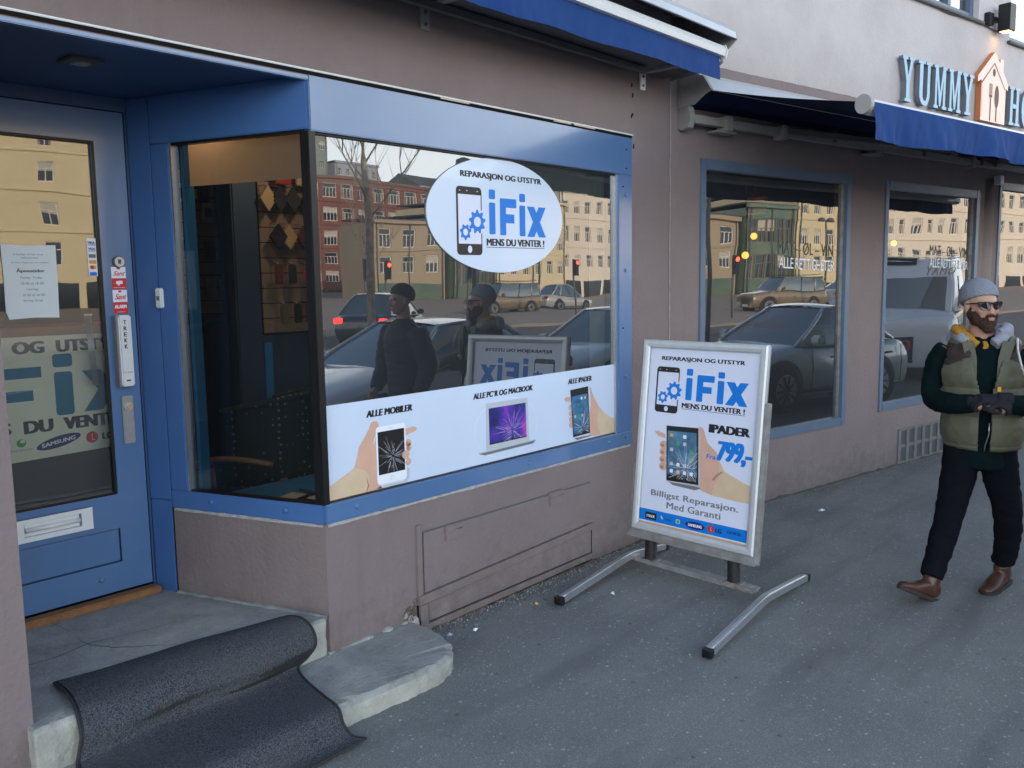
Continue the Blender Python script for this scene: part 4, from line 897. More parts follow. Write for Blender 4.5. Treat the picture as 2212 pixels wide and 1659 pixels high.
for top, bot in SPR: mb.box((bot.x-.04, bot.y-.05, .074), (bot.x+.04, bot.y+.05, .083), mat('grubby_plate', (.30, .285, .26), .8, .4, .2, var=(30, 1, (.16, .14, .12)), bump=(70, .5, 5)), .002, lambda x, y, z: Vector((x, y, z)))
mb.box((e0.x-.04, e0.y-.0, .062), (e0.x+.03, e0.y+.11, .075), MATS['grubby_plate'], 0, lambda x, y, z: Vector((x, y-.1, z))); mb.box((e1.x-.035, e1.y-.01, .062), (e1.x+.035, e1.y+.16, .0755), MATS['grubby_plate'], 0, lambda x, y, z: Vector((x, y, z)))
mb.build('cross_bar', ps)
for y0, xa, xb, ya, yb in ((-.2, 1.27, 2.40, -.285, -.215), (-1.06, 1.235, 2.47, -1.175, -1.10)):
    xm = 1.99 if y0 > -.5 else 1.90
    L = thing('foot', None, None); L.parent = ps; mb = MB()
    P = [(xa+(xb-xa)*q_, ya+(yb-ya)*q_, .026+gz(ya)+h_) for q_, h_ in ((0, 0), ((xm-xa)/(xb-xa)*.5, .027), ((xm-xa)/(xb-xa)*.86, .047), ((xm-xa)/(xb-xa), .052), ((xm-xa)/(xb-xa)*1.1, .047), (1-(xb-xm)/(xb-xa)*.5, .028), (1, 0))]
    pts = [Vector(ptint(P, k/30)) for k in range(31)]; mb.tube(pts, .021, ALU, square=True, ry=.016); 
    mb.tube([p+Vector((0, 0, .0165)) for p in pts], .015, ALU, 8, ry=.004); mb.build('tube', L)
    for pe, pi in ((pts[0], pts[1]), (pts[-1], pts[-2])):
        d = (pe-pi).normalized(); mb = MB(); mb.tube([pe-d*.004, pe+d*.028, pe+d*.034], [.0235, .0235, .018], BLACK, square=True, ry=[.019, .019, .014]); mb.build('end_cap', L)

# ------------------------------------------------------------------ awning over the shop
aw = thing('shop_awning', 'blue awning rolled in under a grey metal hood above the shop window', 'awning')
X0, X1 = -3.5, 2.80
def frX(d, x, z): return Vector((x, -d, z))      # (out, along, up)
mb = MB()
hood = [(0.002, 3.36), (.20, 3.315), (.36, 3.24), (.455, 3.165), (.462, 3.125), (.448, 3.125), (.44, 3.155), (.35, 3.222), (.19, 3.295), (.002, 3.34)]
mb.prism(hood, X0, X1, frX, mat('hood_metal', (.50, .52, .54), .4, .5, .3, var=(6, .5, (.40, .41, .42))))
mb.prism([(0.002, 3.36), (.20, 3.315), (.36, 3.24), (.455, 3.165), (.462, 3.125), (.33, 3.02), (.2, 2.965), (0.002, 2.95)], X1, X1+.012, frX, GREYM)
mb.build('hood', aw)
mb = MB(); mb.prism([(.385, 3.020), (.41, 3.024), (.418, 3.055), (.405, 3.083), (.375, 3.085), (.365, 3.05)], X0, X1-.045, frX, PLW); mb.prism([(.375, 3.01), (.415, 3.015), (.425, 3.055), (.41, 3.09), (.37, 3.092)], X1-.044, X1-.034, frX, PLW)
mb.tube([(X1-.055, -.395, 3.02), (X1-.055, -.395, 2.992), (X1-.065, -.38, 2.98)], .010, GREYM, 8); mb.build('front_bar', aw)
mb = MB()
def val(a_, b_):
    x = X0+(X1-.075-X0)*a_; dep = .152+.008*math.sin(x*2.1)+.006*noise.noise(Vector((x*4, 0, 0)))
    wv = (.010*math.sin(x*7.3)+.012*noise.noise(Vector((x*5, 1, 0)))+.006*noise.noise(Vector((x*21, b_*2, 0))))*b_
    return Vector((x, -.388-wv, 3.030-dep*b_))
mb.grid(val, 420, 10, CANVAS); mb.build('valance', aw)
mb = MB(); 
def roll(a_, b_):
    x = X0+(X1-.06-X0)*a_; P = [(.37, 3.086), (.32, 3.115), (.22, 3.165), (.10, 3.22), (.04, 3.24)]; k = b_*4; i = min(int(k), 3); t_ = k-i
    return Vector((x, -(P[i][0]*(1-t_)+P[i+1][0]*t_), P[i][1]*(1-t_)+P[i+1][1]*t_-.006*math.sin(b_*3.1)))
mb.grid(roll, 60, 8, CANVAS); mb.build('canvas', aw)
mb = MB(); mb.prism([(.02, 2.945), (.16, 2.955), (.34, 2.985), (.34, 3.0), (.16, 3.02), (.02, 3.03)], X0, X1-.10, frX, GREYDK)
mb.tube([(X0, -.10, 2.925), (2.35, -.10, 2.925)], .016, GREYDK, square=True); mb.build('folding_arm', aw)
for x in (.66, 2.47):
    mb = MB(); mb.box((x-.03, .0, 2.845), (x+.03, .012, 2.965), GREYM if x < 1 else PLW, .003, frA); mb.box((x-.025, .0125, 2.94), (x+.025, .36, 2.96), GREYM, .003, frA); mb.tube([frA(x, .012, 2.87), frA(x, .017, 2.87)], .008, GREYDK, 8); mb.tube([frA(x, .012, 2.925), frA(x, .018, 2.925)], .010, GREYDK, 8); mb.build('bracket', aw)
# ------------------------------------------------------------------ restaurant awning, let out
ra = thing('restaurant_awning', 'navy awning let out over the restaurant windows with a blue valance', 'awning')
def frBX(d, x, z): return frB(x, d, z)
mb = MB(); bx = [(.002, 2.985), (.10, 2.99), (.20, 2.95), (.262, 2.87), (.20, 2.85), (.12, 2.80), (.002, 2.79)]
mb.prism([(.004, 2.98), (.10, 2.982), (.18, 2.94), (.20, 2.88), (.11, 2.82), (.004, 2.80)], .091, 6.89, frBX, CANVASD)
mb.prism([(.002, 2.997), (.104, 3.0), (.20, 2.950), (.252, 2.866), (.244, 2.862), (.19, 2.940), (.10, 2.986), (.002, 2.984)], .09, 6.9, frBX, mat('cassette_metal', (.50, .50, .49), .35, .5, .3, var=(9, .4, (.42, .42, .41)))); mb.prism([(d*1.04+.001, z+(.006 if z > 2.9 else -.006)) for d, z in bx], .065, .088, frBX, GREYM)
mb.build('cassette', ra)
mb = MB(); mb.prism([(.002, 2.788), (.085, 2.79), (.10, 2.72), (.085, 2.66), (.03, 2.645), (.002, 2.66)], .075, .125, frBX, GREYM)
mb.tube([frB(.126, .075, 2.715), frB(6.8, .075, 2.715)], .026, GREYM, square=True)
for s_ in (.42, 1.05, 2.35, 4.0, 5.5): mb.box((s_, .035, 2.665), (s_+.07, .125, 2.76), GREYM, .006, frB)
for s_ in (.36, 2.28): mb.box((s_, .002, 2.655), (s_+.20, .10, 2.668), GREYM, .003, frB)
mb.build('torsion_bar', ra)
EO = 1.27
mb = MB()
def fab(a_, b_):
    s_ = .13+6.7*a_; d = .236+(EO-.236)*b_; return frB(s_, d, 2.868-.238*b_-.012*math.sin(b_*math.pi)-.004*math.sin(a_*40)*math.sin(b_*3.1))
mb.grid(fab, 80, 14, CANVASD); mb.build('canvas', ra)
mb = MB(); mb.prism([(d_, z_-.055) for d_, z_ in ((EO-.02, 2.700), (EO+.025, 2.697), (EO+.040, 2.680), (EO+.034, 2.64), (EO-.0, 2.615), (EO-.03, 2.64))], .12, 6.9, frBX, PLW)
mb.prism([(EO+.005+.052*math.cos(rad(q))*(1 if math.cos(rad(q)) > 0 else .85), 2.612+.052*math.sin(rad(q))) for q in range(0, 360, 20)], .085, .119, frBX, mat('aged_grey_cap', (.34, .33, .31), .5)); mb.build('front_bar', ra)
mb = MB()
def val2(a_, b_):
    s_ = .135+6.7*a_; dep = .185+.010*math.sin(s_*3.3)+.008*noise.noise(Vector((s_*5, 0, 5)))
    wv = (.022*math.sin(s_*8.1+.6)+.03*noise.noise(Vector((s_*4.5, 1, 3)))+.022*noise.noise(Vector((s_*13, b_*1.2, 3)))+.008*noise.noise(Vector((s_*31, b_*2, 3))))*b_
    return frB(s_, EO+.041+wv, 2.625-(dep+.010)*b_)
mb.grid(val2, 420, 12, CANVAS)
vz = 2.50
mb.build('valance', ra)
aV = Art(frB(2.36, EO+.062, 2.47), tB, (0, 0, 1), .001); aV.text('C', 0, .0, .11, .12, INKW, 1, .03)
aV.build('valance_print', ra)
for s0, s1, s2 in ((1.1, 2.55, 1.35), (4.6, 3.4, 5.0)):
    mb = MB(); mb.tube([frB(s0, .10, 2.725), frB(s1, .62, 2.64)], .024, GREYDK, square=True, ry=.018); mb.tube([frB(s1, .62, 2.64), frB(s2, EO-.03, 2.585)], .02, GREYDK, square=True, ry=.015); mb.tube([frB(s1, .62, 2.60), frB(s1, .62, 2.68)], .03, GREYDK, 10); mb.build('folding_arm', ra)
for s_ in (1.72, 3.1, 4.2): 
    mb = MB(); mb.box((s_, .0, 2.70), (s_+.05, .11, 2.79), GREYDK, .004, frB); mb.build('bracket', ra)

# ------------------------------------------------------------------ raised lettering and house emblem
LETM = mat('pale_blue_letter_face', (.36, .55, .68), .5, .4, var=(14, .4, (.31, .49, .62))); LETS = mat('grey_letter_edge', (.14, .16, .19), .5, .4)
Z0, Z1 = 3.135, 3.498
def letter(ch, s0, s1, label):
    W_ = s1-s0; H_ = Z1-Z0; st = W_*.26; sf = H_*.085
    def R_(x0, z0, x1, z1): return [(s0+x0*W_, Z0+z0*H_), (s0+x1*W_, Z0+z0*H_), (s0+x1*W_, Z0+z1*H_), (s0+x0*W_, Z0+z1*H_)]
    def Q(*p): return [(s0+x*W_, Z0+z*H_) for x, z in p]
    parts = []
    if ch == 'Y': parts = [Q((.36, 0), (.64, 0), (.64, .46), (.94, .93), (.70, .93), (.50, .58), (.30, .93), (.06, .93), (.36, .46)), R_(-.02, .93, .44, 1), R_(.58, .93, 1.02, 1), R_(.22, -.0, .78, .07)]
    elif ch == 'U':
        o = [(.10, .95), (.10, .28)]+[(.5+.40*math.cos(rad(q_)), .26+.27*math.sin(rad(q_))) for q_ in range(180, 361, 20)]+[(.90, .95), (.70, .95), (.70, .28)]+[(.52+.18*math.cos(rad(q_)), .27+.17*math.sin(rad(q_))) for q_ in range(360, 179, -20)]+[(.36, .95)]
        parts = [Q(*o), R_(-.02, .93, .5, 1), R_(.58, .93, 1.02, 1)]
    elif ch == 'M': parts = [Q((.08, 0), (.24, 0), (.24, .70), (.44, .06), (.56, .06), (.76, .70), (.76, 0), (.94, 0), (.94, .95), (.70, .95), (.5, .36), (.30, .95), (.08, .95)), R_(-.03, .93, .32, 1), R_(.68, .93, 1.03, 1), R_(-.03, 0, .34, .07), R_(.66, 0, 1.03, .07)]
    elif ch == 'H': parts = [R_(.10, .03, .34, .97), R_(.66, .03, .90, .97), R_(.3, .45, .7, .56), R_(-.02, .93, .46, 1), R_(.54, .93, 1.02, 1), R_(-.02, 0, .46, .07), R_(.54, 0, 1.02, .07)]
    elif ch == 'O':
        o = [(.5+.5*math.cos(rad(q_)), .5+.5*math.sin(rad(q_))) for q_ in range(0, 360, 15)]; i_ = [(.5+.2*math.cos(rad(q_)), .5+.36*math.sin(rad(q_))) for q_ in range(0, 360, 15)]
        mb = MB(); n = len(o)
        for d in (.03, .058):
            vs = [frB(s0+x*W_, d, Z0+z*H_) for x, z in o+i_]; mb.add(vs, [[k, (k+1) % n, n+(k+1) % n, n+k] for k in range(n)], LETM)
        vs = [frB(s0+x*W_, d, Z0+z*H_) for d in (.03, .058) for x, z in o]; mb.add(vs, [[k, (k+1) % n, n+(k+1) % n, n+k] for k in range(n)], LETS)
        vs = [frB(s0+x*W_, d, Z0+z*H_) for d in (.03, .058) for x, z in i_]; mb.add(vs, [[k, (k+1) % n, n+(k+1) % n, n+k] for k in range(n)], LETS)
        return tag(mb.build('letter_sign'), label, 'letter', 'raised letters on the restaurant wall')
    mb = MB()
    for k, p in enumerate(parts):
        e = .058+.0007*k; n = len(p)
        A0 = [frB(x, .02, z) for x, z in p]; A1 = [frB(x, e, z) for x, z in p]
        mb.add(A1, [list(range(n))], LETM); mb.add(A0+A1, [[i, (i+1) % n, n+(i+1) % n, n+i] for i in range(n)], LETS)
    return tag(mb.build('letter_sign'), label, 'letter', 'raised letters on the restaurant wall')
letter('Y', 2.80, 2.985, 'first raised letter Y, leftmost on the restaurant wall')
letter('U', 3.065, 3.29, 'raised letter U between the first Y and the first M')
letter('M', 3.345, 3.562, 'raised letter M directly right of the U')
letter('M', 3.615, 3.835, 'raised letter M directly left of the second Y')
letter('Y', 3.875, 4.085, 'second raised letter Y, directly left of the lit house emblem')
letter('H', 4.855, 5.09, 'raised letter H directly right of the lit house emblem')
letter('O', 5.14, 5.36, 'raised letter O at the right edge of the picture')
he = thing('house_emblem', 'glowing copper edged house emblem with fork and spoon in the raised lettering', 'sign')
HF = mat('lit_house_face', (.72, .50, .42), .5, .4, emis=((1, .82, .74), .07)); HE = mat('glowing_copper_edge', (.50, .18, .06), .45, .4, .3, emis=((1, .30, .08), .01)); HD = mat('house_cutout', (.10, .05, .03), .6)
mb = MB()
ho = [(4.235, 3.12), (4.755, 3.12), (4.755, 3.46), (4.80, 3.44), (4.80, 3.50), (4.685, 3.605), (4.685, 3.715), (4.61, 3.715), (4.61, 3.675), (4.49, 3.765), (4.16, 3.51), (4.16, 3.455), (4.235, 3.485)]
n = len(ho); A0 = [frB(x, .015, z) for x, z in ho]; A1 = [frB(x, .06, z) for x, z in ho]
mb.add(A0+A1, [[i, (i+1) % n, n+(i+1) % n, n+i] for i in range(n)], HE); mb.build('edge', he)
mb = MB(); mb.add([frB(x, .0605, z) for x, z in ho], [list(range(n))], HF); mb.build('face', he)
a = Art(frB(0, .061, 0), tB, (0, 0, 1), .0008)
a.ell((4.487, 3.575), .030, .036, HD, 1, 24); a.ell((4.56, 3.36), .047, .105, HD, 1, 28); a.rect(4.548, 3.13, 4.572, 3.27, HD, 1.5)
for k in range(4): a.rect(4.40+k*.018, 3.36, 4.409+k*.018, 3.47, HD, 1)
a.rect(4.398, 3.345, 4.465, 3.365, HD, 1.5); a.rect(4.42, 3.13, 4.443, 3.35, HD, 1)
for p in (((4.235, 3.455), (4.487, 3.66)), ((4.487, 3.66), (4.74, 3.44))): a.line(p, .016, HD, 1)
a.rect(4.245, 3.15, 4.252, 3.44, HE, 1); a.build('cutout', he)
# wall lamp
wl = thing('wall_lamp', 'black up and down wall lamp glowing warm beside the upper window', 'lamp')
mb = MB(); mb.box((4.36, .0, 4.0), (4.46, .05, 4.11), BLACK, .004, frB); mb.box((4.46, .02, 4.04), (4.56, .06, 4.08), BLACK, .002, frB); mb.box((4.53, .05, 3.955), (4.66, .16, 4.20), mat('black_powder_coat', (.012, .012, .014), .5, .4), .006, frB); mb.build('body', wl)
mb = MB(); mb.add([frB(4.545, .065, 3.953), frB(4.645, .065, 3.953), frB(4.645, .145, 3.953), frB(4.545, .145, 3.953)], [(0, 1, 2, 3)], mat('warm_lens', (1, .6, .2), .5, emis=((1, .50, .13), 4))); mb.build('lens', wl)
# lettering on the restaurant panes
for s0, s1, s2, lab, z_ in ((1.235, 1.975, 1.25, 'white and dark menu lettering on the nearer restaurant pane', 0), (3.56, 4.30, 3.56, 'white and dark menu lettering on the farther restaurant pane behind the man', .0)):
    a = Art(frB(0, -.029, 0), tB, (0, 0, 1), .0008)
    a.text('MAT – ØL – VIN', s0, 1.868, s1, 1.962, mat('dark_bronze_vinyl', (.05, .045, .035), .5), 1, 0, 1, 0, -.02); a.text('ALLE RETTIGHETER', s2, 1.762, s1+.02, 1.845, INKW, 1, .0, .92, 0, -.03)
    if s0 > 3: a.text('YAMO', 3.48, 1.69, 4.05, 1.765, MATS['dark_bronze_vinyl'], 1, -.012, 1.2, .05)
    tag(a.build('window_lettering'), lab, 'lettering')
mb = MB(); fr_ = lambda s, e, z: frB(s, e-.20, z)
mb.box((2.78, -.006, .60), (3.10, .004, .985), PLW, .003, fr_); a = Art(fr_(0, .004, 0), tB, (0, 0, 1), .001)
a.rect(2.80, .62, 3.08, .965, mat('menu_green', (.35, .52, .50), .5), 1); a.text('MENY', 2.85, .90, 3.03, .93, INKGREY, 2); 
for k in range(6): a.ell((2.86+random.random()*.14, .66+k*.03), .025, .022, random.choice((INKGR, INKRED, INKOR, MATS['menu_green'])), 2+k*.2, 14)
mpn = thing('menu_board', 'pale green framed menu board standing inside the farther restaurant window', 'board'); mb.build('frame', mpn); a.build('print', mpn)
# ------------------------------------------------------------------ inside the shop, seen through the glass
bn = Art(Vector((0, 1.1, 0)), (1, 0, 0), (0, 0, 1), .003)
BANM = mat('banner_cloth', (.78, .77, .68), .8, .2); BIN = mat('banner_teal', (.01, .16, .30), .7, .2)
bn.poly([(-1.30, .925), (-.05, .955), (-.05, 1.485), (-1.30, 1.49)], BANM, 0)
bn.text('REPARASJON', -1.28, 1.412, -.86, 1.462, INKB, 1, .03); bn.text('OG', -.812, 1.413, -.676, 1.466, INKB, 1, .03); bn.text('UTSTYR', -.628, 1.412, -.33, 1.466, INKB, 1, .03)
def brr(x0, z0, x1, z1): bn.rect(x0, z0, x1, z1, BIN, 1, .014)
brr(-.648, 1.342, -.562, 1.402); brr(-.646, 1.123, -.566, 1.321); brr(-.93, 1.12, -.855, 1.352); bn.rect(-.87, 1.304, -.698, 1.352, BIN, 1.5); bn.rect(-.87, 1.203, -.738, 1.251, BIN, 1.5)
bn.poly([(-.522, 1.318), (-.435, 1.318), (-.29, 1.128), (-.38, 1.128)], BIN, 1); bn.poly([(-.385, 1.318), (-.295, 1.318), (-.438, 1.128), (-.525, 1.128)], BIN, 1.4)
bn.text('MENS', -1.10, 1.063, -.838, 1.115, INKB, 1, .03); bn.text('DU', -.789, 1.058, -.663, 1.114, INKB, 1, .03); bn.text('VENTER !', -.620, 1.056, -.29, 1.112, INKB, 1, .03)
bn.ell((-.803, 1.020), .020, .018, INKGR, 1, 20); bn.ell((-.798, 1.027), .011, .008, BANM, 2, 14); bn.text('Sony Ericsson', -.850, .982, -.758, .994, INKGREY, 1)
bn.poly([(-.645+.097*math.cos(q_/16*math.pi), 1.005+.026*math.sin(q_/16*math.pi)+.018*math.cos(q_/16*math.pi)) for q_ in range(32)], INKNAVY, 1); bn.text('SAMSUNG', -.720, .985, -.572, 1.003, INKW, 2, .02, 1, 0, .022)
bn.ell((-.497, 1.004), .028, .027, INKRED, 1, 24); bn.line([(-.497, 1.02), (-.497, .992), (-.484, .992)], .003, INKW, 2); bn.text('LG', -.452, .988, -.40, 1.018, INKB, 1, .03)
tag(bn.build('banner'), 'large pale repair banner standing behind the door glass', 'banner')
WOOD = mat('orange_brown_wood', (.26, .11, .04), .5, .4, var=(12, .6, (.18, .075, .03)))
mb = MB(); mb.box((-1.36, 1.12, 1.49), (-.2, 1.5, 1.525), WOOD, .003); mb.box((-1.3, 1.13, .25), (-.25, 1.45, 1.489), mat('counter_front', (.05, .04, .035), .7))
tag(mb.build('counter'), 'dark counter with a brown wooden top behind the door', 'counter')
mb = MB()
for i in range(8): mb.tube([frD(-.530+i*.0037, -.05, 1.575), frD(-.514+i*.0037-.002, -.05, 1.255)], .0014, ALU, 6)
mb.box((-.534, -.055, 1.572), (-.498, -.045, 1.58), ALU, 0, frD); mb.build('inner_handle', door)
# slat walls
SLAT = mat('beige_slatwall', (.24, .18, .13), .6, .3, bump=(20, .1, 3))
def slatwall(name, x0, x1, z0, z1, y, label):
    mb = MB(); n = int((z1-z0)/.1)
    for i in range(n): mb.box((x0, y, z0+i*(z1-z0)/n+.006), (x1, y+.02, z0+(i+1)*(z1-z0)/n), SLAT)
    mb.box((x0, y+.006, z0), (x1, y+.03, z1), DARK)
    return tag(mb.build(name), label, 'wall panel')
slatwall('slat_wall', 1.02, 1.75, 1.47, 2.6, 3.5, 'dim slat wall panel hung with small packets, left part of the shop')
slatwall('slat_wall', 1.16, 1.66, 1.36, 2.6, 2.2, 'beige slat wall panel hung with phone cases, right part of the shop')
mb = MB(); mb.box((.93, 2.15, .25), (1.12, 2.35, 2.7), mat('dark_blue_column', (.02, .05, .10), .6), .01); tag(mb.build('column'), 'dark blue column inside the shop between the slat walls', 'column')
mb = MB(); mb.box((1.13, 2.21, .25), (1.68, 2.25, 1.35), mat('navy_panel', (.018, .045, .085), .6)); mb.box((1.15, 2.19, .25), (1.21, 2.2095, 1.30), MATS['bright_blue_trim']); tag(mb.build('panel_unit'), 'navy panel below the beige slat wall in the shop', 'cabinet')
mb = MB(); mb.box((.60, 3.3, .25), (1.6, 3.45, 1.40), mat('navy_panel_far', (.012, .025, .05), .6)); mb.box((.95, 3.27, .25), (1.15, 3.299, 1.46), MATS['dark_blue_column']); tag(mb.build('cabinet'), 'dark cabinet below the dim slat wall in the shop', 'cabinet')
CASEC = [mat('case_'+n_, c_, .5, .4) for n_, c_ in (('cream', (.42, .30, .16)), ('black', (.015, .015, .018)), ('dark', (.03, .03, .04)), ('red', (.30, .03, .03)), ('maroon', (.12, .03, .035)), ('pink', (.40, .06, .10)), ('olive', (.12, .11, .05)), ('white', (.45, .42, .38)))]
CN = ['cream', 'black', 'charcoal', 'red', 'maroon', 'pink', 'olive', 'white']
rows = ((2.27, ((1.17, 0, 1), (1.26, 1, 1), (1.37, 2, 1), (1.50, 1, 1))), (2.02, ((1.24, 1, 1), (1.32, 0, 1), (1.45, 4, 1))), (1.77, ((1.23, 4, 0), (1.34, 2, 0), (1.46, 5, 0))), (1.50, ((1.26, 6, 0), (1.37, 1, 0), (1.47, 2, 0))), (2.40, ((1.30, 3, 2), (1.46, 0, 2))))
ords = ['top', 'second', 'third', 'lowest', 'highest']
ci = 0
for ri, (z, its) in enumerate(rows):
    for k, (x, c_, kind) in enumerate(its):
        mb = MB(); y = 2.10
        if kind == 1: mb.prism([(x-.065, z), (x, z-.085), (x+.065, z), (x, z+.085)], -.012, .012, lambda u, d, v: Vector((u, y+d+.012*((u*50) % 1-.5), v)), CASEC[c_])
        elif kind == 2: mb.box((x-.06, y-.01, z-.03), (x+.06, y+.01, z+.07), CASEC[c_], .004)
        else: mb.box((x-.032, y-.01, z-.07), (x+.032, y+.01, z+.065), CASEC[c_], .008)
        mb.tube([(x, y, z+.085 if kind == 1 else z+.07), (x, 2.2, z+.095)], .003, ALU, 6)
        tag(mb.build('phone_case'), '%s phone case on the beige slat wall, %s in the %s row' % (CN[c_], ('first', 'second', 'third', 'fourth')[k], ords[ri]), 'phone case', 'phone cases on the beige slat wall')
rp = random.Random(5)
ci = 0
for j, z in enumerate((2.42, 2.28, 1.98, 1.68)):
    for i in range(5):
        x = 1.10+i*.125+rp.uniform(-.02, .02)
        mb = MB(); mb.box((x-.045, 3.42, z-.075), (x+.045, 3.44, z+.07), rp.choice([CASEC[7], CASEC[2], CASEC[0], CASEC[4], CASEC[7]]), .004); mb.box((x-.03, 3.405, z-.05), (x+.03, 3.42, z+.03), rp.choice([CASEC[1], CASEC[2], CASEC[7]]), .004)
        tag(mb.build('packet'), 'small accessory packet in the %s row of the dim slat wall, alike its neighbours' % ('top', 'second', 'third', 'bottom')[j], 'packet', 'packets in the %s row of the dim slat wall' % ('top', 'second', 'third', 'bottom')[j])
# display in the side window
BCL = mat('display_blue_cloth', (.015, .16, .38), .7, .2, var=(8, .5, (.01, .10, .27)))
mb = MB(); mb.grid(lambda a_, b_: Vector((-.20+.98*a_+.24*(1-b_)*(a_ < .5), .05+.85*b_, .664+.012*noise.noise(Vector((a_*6, b_*6, 0))))) if False else Vector((-.17+.21*(1-b_)+1.0*a_, .06+.80*b_, .668+.012*noise.noise(Vector((a_*6, b_*6, 0))))), 40, 30, BCL); tag(mb.build('display_cloth'), 'blue cloth spread on the window display shelf', 'cloth')
for k, (x, y, an, L_, W_, c_, lb) in enumerate(((.10, .42, 20, .20, .10, 1, 'black tray of phone parts on the blue display cloth, nearest the door'), (.05, .52, -60, .16, .05, 0, 'thin cream box lying on the blue display cloth'), (.24, .30, 15, .20, .13, 1, 'black flat tablet on the blue display cloth, near the corner post'), (.34, .48, 12, .20, .13, 2, 'charcoal flat tablet on the blue display cloth, farther in'))):
    mb = MB(); mb.box((-L_/2, -W_/2, 0), (L_/2, W_/2, .014), CASEC[c_], .004); mb.box((-L_/2+.012, -W_/2+.01, .0142), (L_/2-.012, W_/2-.01, .016), BCL if k % 2 else CASEC[7], 0)
    o = mb.build('display_item'); o.location = (x, y, .685); o.rotation_euler = (rad(4), 0, rad(an)); tag(o, lb, 'display item')
# chair
ch = thing('chair', 'wicker backed tub chair with bent wooden arm behind the side window', 'chair', (.62, 1.38, .25))
wick = mat('dotted_teal_fabric', (.02, .06, .065), .9, .2)
def dots(t, b, g):
    v = nd(t, 'ShaderNodeTexVoronoi'); v.inputs['Scale'].default_value = 26; v.inputs['Randomness'].default_value = .25; t.links.new(g.outputs['Position'], v.inputs['Vector'])
    c = nd(t, 'ShaderNodeMath', operation='LESS_THAN'); c.inputs[1].default_value = .20; t.links.new(v.outputs['Distance'], c.inputs[0])
    m = nd(t, 'ShaderNodeMix', data_type='RGBA'); m.inputs[6].default_value = (.012, .032, .036, 1); m.inputs[7].default_value = (.20, .20, .16, 1); t.links.new(c.outputs[0], m.inputs[0]); t.links.new(m.outputs[2], b.inputs['Base Color'])
wick = mat('dotted_fabric', (.02, .06, .065), .9, .2, extra=dots)
mb = MB(); mb.grid(lambda a_, b_: Vector((.34*math.cos(rad(-25+230*a_)), .30*math.sin(rad(-25+230*a_)), .38+(.36+.08*math.sin(a_*math.pi))*b_)), 30, 8, wick); mb.grid(lambda a_, b_: Vector((.31*math.cos(rad(-25+230*(1-a_))), .27*math.sin(rad(-25+230*(1-a_))), .38+(.36+.08*math.sin(a_*math.pi))*b_)), 30, 8, wick)
mb.tube([(.325*math.cos(rad(-25+230*k/24)), .285*math.sin(rad(-25+230*k/24)), .745+.08*math.sin(k/24*math.pi)) for k in range(25)], .022, wick, 8); mb.build('backrest', ch)
mb = MB(); mb.tube([(0, 0, .33), (0, 0, .42), (0, 0, .45)], [.30, .31, .26], wick, 28, up=(0, 1, 0)); mb.build('seat', ch)
honey = mat('honey_bentwood', (.22, .13, .05), .4)
for q0 in ([(.30, .18, .46), (.37, .02, .50), (.42, -.14, .50), (.44, -.26, .44), (.445, -.31, .30), (.44, -.30, 0)], [(-.30, .18, .46), (-.37, .02, .50), (-.42, -.14, .50), (-.44, -.26, .44), (-.445, -.31, .30), (-.44, -.30, 0)]):
    mb = MB(); mb.tube([Vector(ptint(q0, k_/24)) for k_ in range(25)], .019, honey, 8); mb.build('arm', ch)
for sx in (-1, 1): mb = MB(); mb.tube([(sx*.26, .22, .38), (sx*.28, .28, 0)], .02, honey, 8); mb.build('leg', ch)
ch.rotation_euler = (0, 0, rad(-150))
# lamps lit inside
def lamp(name, loc, e, col, r=.05):
    l = bpy.data.lights.new(name, 'POINT'); l.energy = e; l.color = col; l.shadow_soft_size = r; o = bpy.data.objects.new(name, l); C.objects.link(o); o.location = loc; return o
mb = MB(); mb.tube([(.35, .95, 2.79), (.35, .95, 2.72), (.35, .95, 2.70)], [.06, .06, .045], PLW, 16, up=(0, 1, 0)); mb.add([(.35+.04*math.cos(k), .95+.04*math.sin(k), 2.699) for k in [i_*.6283 for i_ in range(10)]], [list(range(10))], mat('warm_lamp_glass', (1, .7, .4), .5, emis=((1, .62, .28), 12)))
tag(mb.build('ceiling_lamp'), 'warm ceiling lamp inside the shop above the side window', 'lamp')
lamp('shop_lamp', (.35, .95, 2.62), 2.2, (1, .66, .36)); lamp('shop_lamp_back', (1.2, 1.5, 2.6), 3.2, (1, .74, .5))
sp_ = lamp('window_spot', frS(.60, -.17, 2.46), .8, (1, .62, .32))
bulb = mat('hot_bulb', (1, .6, .2), .5, emis=((1, .38, .05), 1.6))
for k, (s_, e_, z_, lb) in enumerate(((1.41, -.45, 1.87, 'glowing bulb pendant inside the nearer restaurant window'), (3.80, -.5, 2.0, 'glowing bulb pendant inside the farther restaurant window'), (1.86, -.7, 2.04, 'small glowing bulb pendant high in the nearer restaurant window'))):
    t_ = thing('pendant_lamp', lb, 'lamp', frB(s_, e_, z_), 0, 'pendant bulbs in the restaurant')
    mb = MB(); bm = bmesh.new(); bmesh.ops.create_uvsphere(bm, u_segments=12, v_segments=8, radius=.028); mb.add([v.co for v in bm.verts], [[q_.index for q_ in f.verts] for f in bm.faces], bulb, True); bm.free(); mb.build('bulb', t_)
    mb = MB(); mb.tube([(0, 0, .03), (0, 0, .08)], .018, GREYDK, 8, up=(0, 1, 0)); mb.tube([(0, 0, .08), (0, 0, 2.9-z_)], .004, BLACK, 5, up=(0, 1, 0)); mb.build('cord', t_)
lamp('restaurant_lamp', frB(1.4, -1.2, 2.5), 2, (1, .5, .2)); lamp('restaurant_lamp2', frB(3.8, -1.2, 2.5), 2, (1, .5, .2))
COP = mat('copper_shade', (.45, .12, .05), .35, .5, .7)
